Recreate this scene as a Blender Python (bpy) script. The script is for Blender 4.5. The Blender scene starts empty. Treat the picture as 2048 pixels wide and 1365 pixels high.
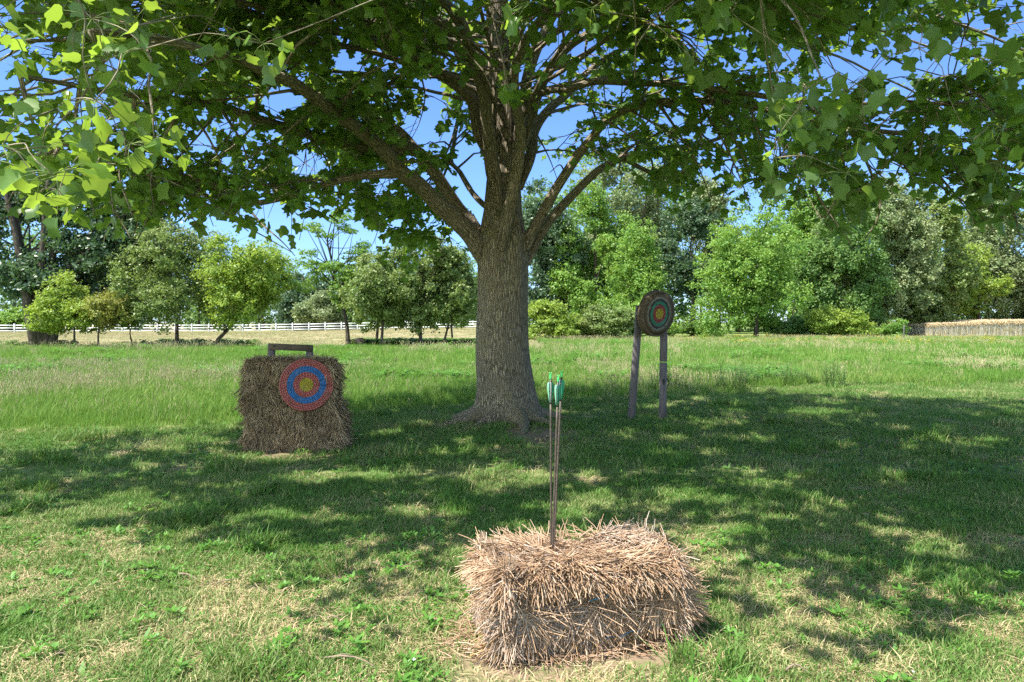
import bpy, math, numpy as np
from mathutils import Vector

scene = bpy.context.scene
COL = scene.collection
R = math.radians

# ------------------------------------------------------------------ camera frame (pixels of the 2048 x 1365 photo)
FPX, HZ, CX, CAMH = 1450.0, 645.0, 1024.0, 1.6
SUN = np.array([-0.45, -0.24, 0.865]); SUN /= np.linalg.norm(SUN)


def P(px, py, d):
    return np.array([(px - CX) / FPX * d, d, CAMH - (py - HZ) / FPX * d])


def proj(p):
    y = np.maximum(p[:, 1], 0.05)
    return CX + p[:, 0] / y * FPX, HZ + (CAMH - p[:, 2]) / y * FPX


def sst(a, b, x):
    t = np.clip((x - a) / (b - a), 0, 1)
    return t * t * (3 - 2 * t)


# ------------------------------------------------------------------ mesh helpers
class Geo:
    def __init__(self):
        self.V, self.F, self.M, self.A, self.n = [], [], [], [], 0

    def add(self, V, Fs, mi=0, vec=None):
        V = np.asarray(V, float).reshape(-1, 3)
        if not isinstance(Fs, (list, tuple)):
            Fs = [Fs]
        for F_ in Fs:
            F_ = np.asarray(F_, int)
            if len(F_) == 0:
                continue
            self.F.append(F_ + self.n)
            m = np.asarray(mi, int)
            self.M.append(np.full(len(F_), int(m)) if m.ndim == 0 else m)
        self.V.append(V)
        self.A.append(np.zeros_like(V) if vec is None else np.asarray(vec, float).reshape(-1, 3))
        self.n += len(V)

    def build(self, name, mats, parent=None, smooth=False, loc=None):
        me = bpy.data.meshes.new(name)
        V = np.concatenate(self.V); A = np.concatenate(self.A)
        if parent is not None:
            V = V - np.array(parent['base_at'])
        me.vertices.add(len(V)); me.vertices.foreach_set('co', V.ravel().astype(np.float32))
        loops = np.concatenate([f.ravel() for f in self.F])
        tot = np.concatenate([np.full(len(f), f.shape[1]) for f in self.F])
        st = np.concatenate([[0], np.cumsum(tot)[:-1]])
        me.loops.add(len(loops)); me.loops.foreach_set('vertex_index', loops.astype(np.int32))
        me.polygons.add(len(tot)); me.polygons.foreach_set('loop_start', st.astype(np.int32))
        me.polygons.foreach_set('material_index', np.concatenate(self.M).astype(np.int32))
        if smooth:
            me.polygons.foreach_set('use_smooth', np.ones(len(tot), bool))
        at = me.attributes.new('crd', 'FLOAT_VECTOR', 'POINT')
        at.data.foreach_set('vector', A.ravel().astype(np.float32))
        me.update(calc_edges=True); me.validate()
        for m in (mats if isinstance(mats, (list, tuple)) else [mats]):
            me.materials.append(m)
        o = bpy.data.objects.new(name, me); COL.objects.link(o)
        if parent is not None:
            o.parent = parent
        return o


def tag(o, label=None, cat=None, group=None, kind=None):
    if label: o['label'] = label
    if cat: o['category'] = cat
    if group: o['group'] = group
    if kind: o['kind'] = kind
    return o


def thing(name, at, label, cat, group=None):
    o = bpy.data.objects.new(name, None); COL.objects.link(o)
    o.location = at; o['base_at'] = [float(v) for v in at]
    o.empty_display_size = 0.2
    return tag(o, label, cat, group)


def smooth_path(pts, k=5):
    pts = np.asarray(pts, float); n = len(pts)
    if n < 3:
        return np.array([pts[0] + (pts[-1] - pts[0]) * t for t in np.linspace(0, 1, k + 1)])
    e = np.vstack([2 * pts[0] - pts[1], pts, 2 * pts[-1] - pts[-2]])
    out = []
    for i in range(n - 1):
        p0, p1, p2, p3 = e[i:i + 4]
        for t in np.arange(k) / k:
            out.append(0.5 * ((2 * p1) + (-p0 + p2) * t + (2 * p0 - 5 * p1 + 4 * p2 - p3) * t * t + (-p0 + 3 * p1 - 3 * p2 + p3) * t ** 3))
    out.append(pts[-1])
    return np.array(out)


def btubes(Pt, Rd, n=5, cap=True):
    """batch of tubes: Pt (N,m,3), Rd (N,m) -> V, [quads, caps], bark coordinates"""
    Pt = np.asarray(Pt, float); Rd = np.asarray(Rd, float)
    N, m, _ = Pt.shape
    T = np.gradient(Pt, axis=1)
    T /= np.linalg.norm(T, axis=2, keepdims=True) + 1e-9
    d = Pt[:, -1] - Pt[:, 0]
    ax = np.argmin(np.abs(d), axis=1)
    ref = np.eye(3)[ax][:, None, :] * np.ones((N, m, 1))
    U = np.cross(T, ref); U /= np.linalg.norm(U, axis=2, keepdims=True) + 1e-9
    W = np.cross(T, U)
    th = np.arange(n) / n * 2 * np.pi
    c, s = np.cos(th), np.sin(th)
    off = U[:, :, None, :] * c[None, None, :, None] + W[:, :, None, :] * s[None, None, :, None]
    V = Pt[:, :, None, :] + off * Rd[:, :, None, None]
    seg = np.linalg.norm(np.diff(Pt, axis=1), axis=2)
    L = np.concatenate([np.zeros((N, 1)), np.cumsum(seg, axis=1)], axis=1)
    vec = np.stack([Rd[:, :, None] * c, Rd[:, :, None] * s, L[:, :, None] + 0 * c], axis=3)
    vec = vec + (np.arange(N) * 1.37)[:, None, None, None]
    idx = np.arange(N * m * n).reshape(N, m, n)
    a = idx[:, :-1]; b = idx[:, 1:]
    q = np.stack([a, np.roll(a, -1, axis=2), np.roll(b, -1, axis=2), b], axis=-1).reshape(-1, 4)
    fs = [q]
    if cap:
        fs.append(idx[:, -1, :]); fs.append(idx[:, 0, ::-1])
    return V.reshape(-1, 3), fs, vec.reshape(-1, 3)


def box(c, ux, uy, uz, bev=0.0):
    """oriented box, half vectors ux uy uz, with chamfered edges"""
    c, ux, uy, uz = [np.asarray(v, float) for v in (c, ux, uy, uz)]
    if bev <= 0:
        V = [c + sx * ux + sy * uy + sz * uz for sz in (-1, 1) for sy in (-1, 1) for sx in (-1, 1)]
        return np.array(V), [np.array([[0, 2, 3, 1], [4, 5, 7, 6], [0, 1, 5, 4], [2, 6, 7, 3], [0, 4, 6, 2], [1, 3, 7, 5]])]
    lx, ly, lz = [np.linalg.norm(v) for v in (ux, uy, uz)]
    a, b, d = ux / lx, uy / ly, uz / lz
    ring = [(-1, -1, 1, 0), (1, -1, -1, 0), (1, -1, 0, 1), (1, 1, 0, -1), (1, 1, -1, 0), (-1, 1, 1, 0), (-1, 1, 0, -1), (-1, -1, 0, 1)]
    V = []
    for zz, ins in ((-lz, bev), (-lz + bev, 0), (lz - bev, 0), (lz, bev)):
        for sx, sy, ox, oy in ring:
            x = sx * (lx - ins) + ox * bev; y = sy * (ly - ins) + oy * bev
            V.append(c + a * x + b * y + d * zz)
    q = []
    for k in range(3):
        for i in range(8):
            q.append([k * 8 + i, k * 8 + (i + 1) % 8, k * 8 + 8 + (i + 1) % 8, k * 8 + 8 + i])
    return np.array(V), [np.array(q), np.array([list(range(7, -1, -1)), list(range(24, 32))])]


# ------------------------------------------------------------------ material helpers
class NT:
    def __init__(self, name):
        self.m = bpy.data.materials.new(name); self.m.use_nodes = True
        self.t = self.m.node_tree; self.t.nodes.clear()
        self.out = self.t.nodes.new('ShaderNodeOutputMaterial')

    def n(self, typ, ins=None, **kw):
        nd = self.t.nodes.new(typ)
        for k, v in kw.items():
            setattr(nd, k, v)
        for k, v in (ins or {}).items():
            s = nd.inputs[k]
            if isinstance(v, bpy.types.NodeSocket):
                self.t.links.new(v, s)
            else:
                s.default_value = v
        return nd

    def attr(self, name='crd'):
        return self.n('ShaderNodeAttribute', attribute_name=name).outputs['Vector']

    def pos(self):
        return self.n('ShaderNodeNewGeometry').outputs['Position']

    def scale(self, v, s):
        return self.n('ShaderNodeVectorMath', {0: v, 1: s}, operation='MULTIPLY').outputs[0]

    def noise(self, v, scale, detail=4, rough=0.6, dist=0.0):
        return self.n('ShaderNodeTexNoise', {'Vector': v, 'Scale': scale, 'Detail': detail, 'Roughness': rough, 'Distortion': dist}).outputs['Fac']

    def ramp(self, f, stops):
        r = self.n('ShaderNodeValToRGB', {'Fac': f}); cr = r.color_ramp
        while len(cr.elements) < len(stops):
            cr.elements.new(0.5)
        for e, (p, c) in zip(cr.elements, stops):
            e.position = p; e.color = (c, c, c, 1) if isinstance(c, (int, float)) else (*c, 1)
        return r.outputs['Color']

    def mix(self, f, a, b, mode='MIX'):
        nd = self.n('ShaderNodeMix', data_type='RGBA', blend_type=mode)
        for k, v in ((0, f), (6, a), (7, b)):
            s = nd.inputs[k]
            if isinstance(v, bpy.types.NodeSocket):
                self.t.links.new(v, s)
            elif isinstance(v, tuple):
                s.default_value = (*v, 1)
            else:
                s.default_value = v
        return nd.outputs[2]

    def math(self, op, a, b=0.0, c=0.0):
        return self.n('ShaderNodeMath', {0: a, 1: b, 2: c}, operation=op).outputs[0]

    def bump(self, h, strength=0.5, dist=0.01):
        return self.n('ShaderNodeBump', {'Height': h, 'Strength': strength, 'Distance': dist}).outputs[0]

    def pbr(self, col, rough=0.8, spec=0.3, normal=None):
        ins = {'Base Color': (*col, 1) if isinstance(col, tuple) else col, 'Roughness': rough, 'Specular IOR Level': spec}
        if normal is not None:
            ins['Normal'] = normal
        return self.n('ShaderNodeBsdfPrincipled', ins).outputs[0]

    def done(self, sh):
        self.t.links.new(sh, self.out.inputs['Surface']); return self.m


def leaf_mat(name, ca, cb, trans, tmix=0.35, rough=0.45, spec=0.4, veins=False, back=None, patch=None, pscale=0.5):
    m = NT(name)
    g = m.n('ShaderNodeNewGeometry')
    rnd = g.outputs['Random Per Island']
    col = m.mix(rnd, ca, cb)
    if patch is not None:
        nz = m.noise(g.outputs['Position'], pscale, 3, 0.6)
        col = m.mix(m.ramp(nz, [(0.38, 0.0), (0.62, 1.0)]), col, patch)
    tcol = m.mix(rnd, trans, tuple(c * 0.6 for c in trans))
    if veins:
        s = m.n('ShaderNodeSeparateXYZ', {0: m.attr('crd')})
        ax = m.math('ABSOLUTE', s.outputs[0])
        mid = m.math('LESS_THAN', ax, 0.014)
        k = m.math('FRACT', m.math('MULTIPLY', m.math('SUBTRACT', s.outputs[1], m.math('MULTIPLY', ax, 0.75)), 5.5))
        side = m.math('LESS_THAN', k, 0.09)
        v = m.math('MAXIMUM', mid, m.math('MULTIPLY', side, 0.45))
        col = m.mix(m.math('MULTIPLY', v, 0.5), col, (0.22, 0.33, 0.10))
    if back is not None:
        col = m.mix(g.outputs['Backfacing'], col, back)
    a = m.pbr(col, rough, spec)
    b = m.n('ShaderNodeBsdfTranslucent', {'Color': tcol}).outputs[0]
    return m.done(m.n('ShaderNodeMixShader', {0: tmix, 1: a, 2: b}).outputs[0])


def blade_mat(name, green, dry, bias, pscale=0.6, tmix=0.3):
    """grass blades: green or dry from blade to blade and in patches over the ground"""
    m = NT(name)
    g = m.n('ShaderNodeNewGeometry')
    inst = m.n('ShaderNodeObjectInfo').outputs['Random']
    nz = m.noise(g.outputs['Position'], pscale, 4, 0.65)
    v = m.math('ADD', m.math('MULTIPLY', g.outputs['Random Per Island'], 0.55), m.math('MULTIPLY', nz, 1.1))
    v = m.math('ADD', v, m.math('MULTIPLY', inst, 0.25))
    f = m.ramp(m.math('SUBTRACT', v, bias), [(0.35, 0.0), (0.75, 1.0)])
    g2 = m.mix(m.noise(g.outputs['Position'], 2.3, 2), green, tuple(c * 0.6 for c in green))
    col = m.mix(f, g2, dry)
    a = m.pbr(col, 0.6, 0.25)
    b = m.n('ShaderNodeBsdfTranslucent', {'Color': m.mix(0.5, col, (0.25, 0.35, 0.06))}).outputs[0]
    return m.done(m.n('ShaderNodeMixShader', {0: tmix, 1: a, 2: b}).outputs[0])


def bark_mat(name, dark, light, moss=None, fine=1.0, lich=0.25):
    m = NT(name)
    a = m.attr('crd')
    st = m.scale(a, (34 * fine, 34 * fine, 5.0 * fine))
    vor = m.n('ShaderNodeTexVoronoi', {'Vector': st, 'Scale': 1.0, 'Randomness': 1.0}, feature='DISTANCE_TO_EDGE').outputs['Distance']
    n1 = m.noise(m.scale(a, (60 * fine, 60 * fine, 9 * fine)), 1.0, 6, 0.7)
    n2 = m.noise(a, 3.0, 4, 0.6)
    n3 = m.noise(m.scale(a, (90, 90, 55)), 1.0, 2, 0.5)
    rid = m.math('ADD', m.math('MULTIPLY', m.math('MINIMUM', vor, 0.35), 1.6), m.math('MULTIPLY', n1, 0.6))
    col = m.mix(m.ramp(rid, [(0.32, 0.0), (0.68, 1.0)]), dark, light)
    col = m.mix(m.ramp(n2, [(0.40, 0.0), (0.62, 0.75)]), col, tuple(c * 0.55 for c in light))
    col = m.mix(m.ramp(n3, [(0.66, 0.0), (0.74, lich)]), col, (0.42, 0.42, 0.38))
    if moss:
        col = m.mix(m.ramp(m.noise(a, 1.6, 3), [(0.52, 0.0), (0.72, 0.65)]), col, moss)
    return m.done(m.pbr(col, 0.88, 0.2, m.bump(rid, 1.0, 0.03)))


def wood_mat(name, ca, cb, axis=2):
    m = NT(name)
    o = m.n('ShaderNodeTexCoord').outputs['Object']
    s = [38, 38, 38]; s[axis] = 2.2
    n1 = m.noise(m.scale(o, tuple(s)), 1.0, 5, 0.65, 0.6)
    n2 = m.noise(o, 4.0, 4, 0.6)
    col = m.mix(m.ramp(n1, [(0.3, 0.0), (0.7, 1.0)]), ca, cb)
    col = m.mix(m.ramp(n2, [(0.4, 0.0), (0.75, 0.5)]), col, tuple(c * 0.5 for c in ca))
    kn = m.n('ShaderNodeTexVoronoi', {'Vector': m.scale(o, (5.5, 5.5, 2.4)), 'Scale': 1.0}).outputs['Distance']
    col = m.mix(m.ramp(kn, [(0.10, 0.8), (0.17, 0.0)]), col, (0.02, 0.014, 0.012))
    return m.done(m.pbr(col, 0.75, 0.25, m.bump(n1, 0.5, 0.006)))


def straw_mat(name, cols, rough=0.6, tmix=0.1):
    m = NT(name)
    g = m.n('ShaderNodeNewGeometry')
    r = g.outputs['Random Per Island']
    n = len(cols)
    col = m.ramp(r, [(i / (n - 1), c) for i, c in enumerate(cols)])
    nz = m.noise(g.outputs['Position'], 5.0, 3, 0.6)
    col = m.mix(m.ramp(nz, [(0.4, 0.0), (0.7, 0.5)]), col, cols[0])
    a = m.pbr(col, rough, 0.35)
    b = m.n('ShaderNodeBsdfTranslucent', {'Color': col}).outputs[0]
    return m.done(m.n('ShaderNodeMixShader', {0: tmix, 1: a, 2: b}).outputs[0])


def flat_mat(name, c, rough=0.6, var=0.3, scale=8.0, spec=0.3, bump=0.0):
    m = NT(name)
    o = m.n('ShaderNodeTexCoord').outputs['Object']
    nz = m.noise(o, scale, 5, 0.65)
    col = m.mix(m.ramp(nz, [(0.3, 0.0), (0.7, 1.0)]), tuple(x * (1 - var) for x in c), tuple(min(1, x * (1 + var * 0.5)) for x in c))
    return m.done(m.pbr(col, rough, spec, m.bump(nz, bump, 0.01) if bump else None))


# ------------------------------------------------------------------ terrain
TREE = np.array([-0.10, 11.2])


def meadow_edge(x):
    """distance from the camera at which the mown lawn gives way to the tall meadow"""
    return np.interp(x, [-9, -6, -3, -1.5, 1, 4, 8, 12], [9.5, 10.0, 11.6, 13.0, 14.4, 15.2, 16.4, 16.8])


def gz(x, y):
    x = np.asarray(x, float); y = np.asarray(y, float)
    z = 0.035 * np.sin(x * 0.9 + 1.3) * np.sin(y * 0.8) * sst(4, 8, y) * (1 - sst(14, 24, y))
    r = np.hypot(x - TREE[0], y - TREE[1])
    z = z + 0.10 * np.exp(-(r / 1.3) ** 2)
    z = z + 0.55 * sst(60, 118, y) * sst(-48, -5, x) * (1 - sst(-2, 14, x))
    return z


def make_ground():
    def axis(lo, hi, near, step, grow):
        a = [0.0]
        while a[-1] < hi:
            a.append(a[-1] + (step if a[-1] < near else step + (a[-1] - near) * grow))
        b = [0.0]
        while b[-1] < lo:
            b.append(b[-1] + (step if b[-1] < near else step + (b[-1] - near) * grow))
        return np.array(sorted(set([-v for v in b] + a)))
    xs = axis(2500, 2500, 14, 0.25, 0.09); ys = axis(60, 3000, 22, 0.25, 0.06)
    X, Y = np.meshgrid(xs, ys); nx, ny = len(xs), len(ys)
    Z = gz(X, Y)
    V = np.stack([X, Y, Z], -1).reshape(-1, 3)
    i = np.arange(nx * ny).reshape(ny, nx)
    q = np.stack([i[:-1, :-1], i[:-1, 1:], i[1:, 1:], i[1:, :-1]], -1).reshape(-1, 4)
    # zones: x = meadow, y = mown hay, z = bare earth
    e = meadow_edge(X)
    mead = sst(-0.3, 1.0, Y - e) * (1 - sst(44, 47, Y) * (X < 4))
    hay = sst(47, 53, Y) * (1 - sst(0, 8, X - 2))
    r = np.hypot((X - 0.35) / 1.1, (Y - 9.9) / 0.8)
    rb = np.hypot((X - 0.36) / 1.0, (Y - 3.52 - 0.22 * (X - 0.36)) / 0.46)
    rs = np.hypot((X + 2.75) / 1.0, (Y - 9.0) / 0.5)
    dirt = np.clip(np.maximum.reduce([1 - r, 0.9 * (1 - rb), 0.9 * (1 - rs)]) * 2.2, 0, 1)
    G = Geo(); G.add(V, q, 0, np.stack([mead, hay, dirt], -1).reshape(-1, 3))
    m = NT('ground_soil')
    p = m.pos(); s = m.n('ShaderNodeSeparateXYZ', {0: m.attr('crd')})
    n1 = m.noise(p, 0.9, 6, 0.7); n2 = m.noise(p, 14.0, 5, 0.7); n3 = m.noise(p, 0.12, 4, 0.6)
    lawn = m.mix(m.ramp(n1, [(0.35, 0.0), (0.65, 1.0)]), (0.090, 0.165, 0.040), (0.220, 0.215, 0.095))
    lawn = m.mix(m.ramp(n2, [(0.4, 0.0), (0.7, 0.6)]), lawn, (0.085, 0.10, 0.035))
    mead_c = m.mix(n3, (0.105, 0.190, 0.036), (0.200, 0.230, 0.075))
    hayn = m.noise(m.scale(p, (0.09, 0.55, 0.2)), 1.0, 5, 0.7)
    hay_c = m.mix(m.ramp(hayn, [(0.36, 0.0), (0.62, 1.0)]), (0.165, 0.205, 0.068), (0.360, 0.275, 0.175))
    dirt_c = m.mix(n2, (0.14, 0.095, 0.065), (0.34, 0.24, 0.17))
    c = m.mix(s.outputs[0], lawn, mead_c); c = m.mix(s.outputs[1], c, hay_c)
    c = m.mix(m.math('MULTIPLY', s.outputs[2], m.ramp(n2, [(0.3, 0.35), (0.55, 1.0)])), c, dirt_c)
    mat = m.done(m.pbr(c, 0.95, 0.1, m.bump(n2, 0.6, 0.03)))
    tag(G.build('ground', [mat], smooth=True), kind='structure')


make_ground()


# ------------------------------------------------------------------ instanced ground stuff (geometry nodes inside one object)
def stuff(name, label, cat, templates, mats, pts, pick, rot, scl):
    """templates: list of (V, faces list, material index); pts (N,3) with their template number, Euler rotation and scale"""
    V, tpl, Fl, M = [], [], [], []
    n = 0
    for k, (v, fs, mi) in enumerate(templates):
        for f, mm in zip(fs, mi):
            f = np.asarray(f)
            Fl.append(f + n); M.append(np.full(len(f), mm))
        V.append(v); tpl.append(np.full(len(v), k + 1)); n += len(v)
    nt = n
    V.append(pts); tpl.append(-(np.asarray(pick) + 1))
    V = np.concatenate(V); tpl = np.concatenate(tpl)
    me = bpy.data.meshes.new(name)
    me.vertices.add(len(V)); me.vertices.foreach_set('co', V.ravel().astype(np.float32))
    loops = np.concatenate([f.ravel() for f in Fl]); tot = np.concatenate([np.full(len(f), f.shape[1]) for f in Fl])
    me.loops.add(len(loops)); me.loops.foreach_set('vertex_index', loops.astype(np.int32))
    me.polygons.add(len(tot)); me.polygons.foreach_set('loop_start', np.concatenate([[0], np.cumsum(tot)[:-1]]).astype(np.int32))
    me.polygons.foreach_set('material_index', np.concatenate(M).astype(np.int32))
    a = me.attributes.new('tpl', 'INT', 'POINT'); a.data.foreach_set('value', tpl.astype(np.int32))
    a = me.attributes.new('rot', 'FLOAT_VECTOR', 'POINT'); a.data.foreach_set('vector', np.concatenate([np.zeros((nt, 3)), rot]).ravel().astype(np.float32))
    a = me.attributes.new('scl', 'FLOAT_VECTOR', 'POINT')
    scl = np.asarray(scl)
    if scl.ndim == 1: scl = np.repeat(scl[:, None], 3, 1)
    a.data.foreach_set('vector', np.concatenate([np.ones((nt, 3)), scl]).ravel().astype(np.float32))
    me.update(calc_edges=True)
    for m in mats: me.materials.append(m)
    o = bpy.data.objects.new(name, me); COL.objects.link(o)
    tag(o, label, cat, kind='stuff')
    ng = bpy.data.node_groups.new(name + '_scatter', 'GeometryNodeTree')
    ng.interface.new_socket('Geometry', in_out='INPUT', socket_type='NodeSocketGeometry')
    ng.interface.new_socket('Geometry', in_out='OUTPUT', socket_type='NodeSocketGeometry')
    N, L = ng.nodes.new, ng.links.new
    gi, go, jn = N('NodeGroupInput'), N('NodeGroupOutput'), N('GeometryNodeJoinGeometry')

    def named(nm, typ):
        x = N('GeometryNodeInputNamedAttribute'); x.data_type = typ; x.inputs[0].default_value = nm
        return x.outputs[0]
    tp, rt, sc = named('tpl', 'INT'), named('rot', 'FLOAT_VECTOR'), named('scl', 'FLOAT_VECTOR')

    def sep(val):
        c = N('FunctionNodeCompare'); c.data_type = 'INT'; c.operation = 'EQUAL'
        ia = [s for s in c.inputs if s.type == 'INT']
        L(tp, ia[0]); ia[1].default_value = val
        s = N('GeometryNodeSeparateGeometry'); s.domain = 'POINT'
        L(gi.outputs[0], s.inputs[0]); L(c.outputs[0], s.inputs[1])
        return s.outputs[0]
    for k in range(len(templates)):
        io = N('GeometryNodeInstanceOnPoints')
        L(sep(-(k + 1)), io.inputs['Points']); L(sep(k + 1), io.inputs['Instance'])
        L(rt, io.inputs['Rotation']); L(sc, io.inputs['Scale'])
        L(io.outputs[0], jn.inputs[0])
    L(jn.outputs[0], go.inputs[0])
    md = o.modifiers.new('scatter', 'NODES'); md.node_group = ng
    return o


def blades(r, n, rad, h0, h1, w, lean, segs=2):
    """a tuft of n curved blades round the origin -> V, quads, tris"""
    ang = r.uniform(0, 2 * np.pi, n); rr = rad * np.sqrt(r.uniform(0, 1, n))
    bx, by = rr * np.cos(ang), rr * np.sin(ang)
    h = r.uniform(h0, h1, n); da = r.uniform(0, 2 * np.pi, n)
    ln = h * r.uniform(0.15, 1.0, n) * lean
    dx, dy = np.cos(da), np.sin(da)
    sa = da + np.pi / 2 + r.normal(0, 0.5, n)
    sx, sy = np.cos(sa) * w, np.sin(sa) * w
    V = []
    for t, ww in ((0, 0.8), (0.5, 1.0), (1.0, 0.0)) if segs == 2 else ((0, 0.8), (0.35, 1.0), (0.7, 0.7), (1, 0)):
        zz = h * (t - 0.25 * lean * t * t); ox = ln * t * t
        c = np.stack([bx + dx * ox, by + dy * ox, zz - 0.01 * (t == 0)], -1)
        s = np.stack([sx, sy, 0 * sx], -1) * ww * 0.5
        V += [c] if t == 1 else [c - s, c + s]
    V = np.stack(V, 1); m = V.shape[1]
    b = (np.arange(n) * m)[:, None]
    q = np.concatenate([b + np.array([[2 * i, 2 * i + 1, 2 * i + 3, 2 * i + 2]]) for i in range(segs - 1 if segs == 2 else 2)])
    t = b + np.array([[m - 3, m - 2, m - 1]])
    return V.reshape(-1, 3), q, t


def leafy(r, n, length, w, up, z0=0.0, curl=0.5):
    """n lance-shaped leaves round a centre (a rosette) -> V, quads"""
    V = []
    for k in range(n):
        a = k * 2.4 + r.normal(0, 0.3); L = length * r.uniform(0.6, 1.1); e = up * r.uniform(0.5, 1.2)
        d = np.array([np.cos(a), np.sin(a), 0]); s = np.array([-np.sin(a), np.cos(a), 0])
        for t, ww in ((0.05, 0.15), (0.4, 1.0), (0.75, 0.75), (1.0, 0.08)):
            c = d * L * t * np.cos(e) + np.array([0, 0, z0 + L * (t * np.sin(e) - curl * t * t * 0.4)])
            V += [c - s * w * ww * 0.5, c + s * w * ww * 0.5]
    b = (np.arange(n) * 8)[:, None]
    q = np.concatenate([b + np.array([[2 * i, 2 * i + 1, 2 * i + 3, 2 * i + 2]]) for i in range(3)])
    return np.array(V), q


def merge(parts):
    """parts: (V, [faces], [mat]) -> one template"""
    V, F_, M, n = [], [], [], 0
    for v, fs, ms in parts:
        V.append(v)
        for f, m in zip(fs, ms):
            F_.append(np.asarray(f) + n); M.append(m)
        n += len(v)
    return np.concatenate(V), F_, M


def scatter(r, n, d0, d1, power=1.0, marg=1.6, spread=0.74):
    """points in the wedge of ground in front of the camera; power < 1 crowds them near it"""
    u = r.uniform(0, 1, n)
    d = d0 + (d1 - d0) * u ** (1.0 / power)
    x = r.uniform(-1, 1, n) * (spread * d + marg)
    return x, d


def in_bale(x, y, g=0.02):
    a = R(16); c = np.array([0.30, 3.79])
    u = (x - c[0]) * math.cos(a) + (y - c[1]) * math.sin(a); v = -(x - c[0]) * math.sin(a) + (y - c[1]) * math.cos(a)
    return (np.abs(u) < 0.55 - g) & (np.abs(v) < 0.24 - g)


def in_stack(x, y):
    return (np.abs(x + 2.76) < 0.62) & (np.abs(y - 9.25) < 0.24)


def vnoise(x, y, s, seed=0):
    """cheap smooth noise 0..1"""
    v = 0
    for k, (a, b, ph) in enumerate(((1.0, 0.37, 0.3), (-0.61, 1.13, 1.9), (1.7, -0.9, 4.1), (0.5, 2.1, 2.2), (2.9, 1.3, 5.5))):
        v = v + np.sin((a * x + b * y) / s + ph + seed * 1.7 + 1.3 * np.sin((b * x - a * y) / s * 0.7 + seed)) / (1 + 0.35 * k)
    return 0.5 + v / 6.6


r = np.random.default_rng(11)
M_lawn = blade_mat('lawn_blade', (0.120, 0.265, 0.045), (0.44, 0.40, 0.20), 0.60, 0.9)
M_thatch = blade_mat('dry_blade', (0.22, 0.24, 0.08), (0.54, 0.43, 0.25), 0.05, 0.9, 0.2)
M_weed = leaf_mat('weed_leaf', (0.130, 0.290, 0.042), (0.085, 0.210, 0.036), (0.24, 0.46, 0.05), 0.3, 0.5, 0.35)
M_mead = blade_mat('meadow_blade', (0.150, 0.310, 0.042), (0.38, 0.44, 0.13), 0.68, 0.16, 0.35)
M_seed = straw_mat('seed_head', [(0.34, 0.31, 0.15), (0.52, 0.46, 0.26), (0.42, 0.36, 0.20)])
M_white = flat_mat('flower_white', (0.75, 0.75, 0.68), 0.7, 0.1)
M_yellow = flat_mat('flower_yellow', (0.75, 0.52, 0.03), 0.7, 0.1)


def lawn():
    T = []
    for k in range(4):                                    # green tufts
        v, q, t = blades(r, 36, 0.10, 0.025, 0.075, 0.0042, 1.2, 3); T.append((v, [q, t], [0, 0]))
    for k in range(2):                                    # dry, flat-lying thatch
        v, q, t = blades(r, 30, 0.11, 0.015, 0.06, 0.004, 3.2, 3); T.append((v, [q, t], [1, 1]))
    v, q, t = blades(r, 40, 0.08, 0.08, 0.17, 0.006, 1.0, 3); T.append((v, [q, t], [0, 0]))   # 6 longer tuft
    X, Y, K, S = [], [], [], []
    for n, d0, d1, pw, sc in ((28000, 2.2, 7.5, 1.1, 1.0), (34000, 7.5, 20.0, 1.5, 1.35)):
        x, y = scatter(r, n, d0, d1, pw)
        dry = 0.75 * vnoise(x, y, 0.40, 3) + 0.5 * vnoise(x, y, 0.13, 5) + 0.20 * (y < 5.4)
        u = r.uniform(0, 1, n)
        k = np.where(u < np.clip((dry - 0.61 - 0.06 * (y > 6)) * 2.4, 0.02, 0.65), r.integers(4, 6, n), r.integers(0, 4, n))
        long = vnoise(x, y, 0.35, 8) > 0.74
        k = np.where(long & (u > 0.72), 6, k)
        X.append(x); Y.append(y); K.append(k); S.append(sc * r.uniform(0.7, 1.25, n))
    x, y, k, s = [np.concatenate(a) for a in (X, Y, K, S)]
    ok = (y < meadow_edge(x) + np.where(x > 5, 2.6, 0.6)) & ~in_bale(x, y) & ~in_stack(x, y) & (np.hypot(x - TREE[0], y - TREE[1]) > 0.62)
    bare = np.minimum.reduce([np.hypot((x - 0.35) / 0.6, (y - 9.9) / 0.55), np.hypot((x - 0.36) / 0.95, (y - 3.50 - 0.22 * (x - 0.36)) / 0.42), np.hypot((x + 2.75) / 0.9, (y - 8.95) / 0.3)])
    ok &= r.uniform(0, 1, len(x)) < np.clip(bare * 1.3 - 0.55, 0.05, 1)
    x, y, k, s = x[ok], y[ok], k[ok], s[ok]
    pts = np.stack([x, y, gz(x, y)], -1)
    rot = np.stack([r.normal(0, 0.12, len(x)), r.normal(0, 0.12, len(x)), r.uniform(0, 6.28, len(x))], -1)
    stuff('lawn_grass', 'short mown lawn grass, green mixed with dry tan blades, in the foreground and under the tree', 'grass', T, [M_lawn, M_thatch], pts, k, rot, s)


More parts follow.
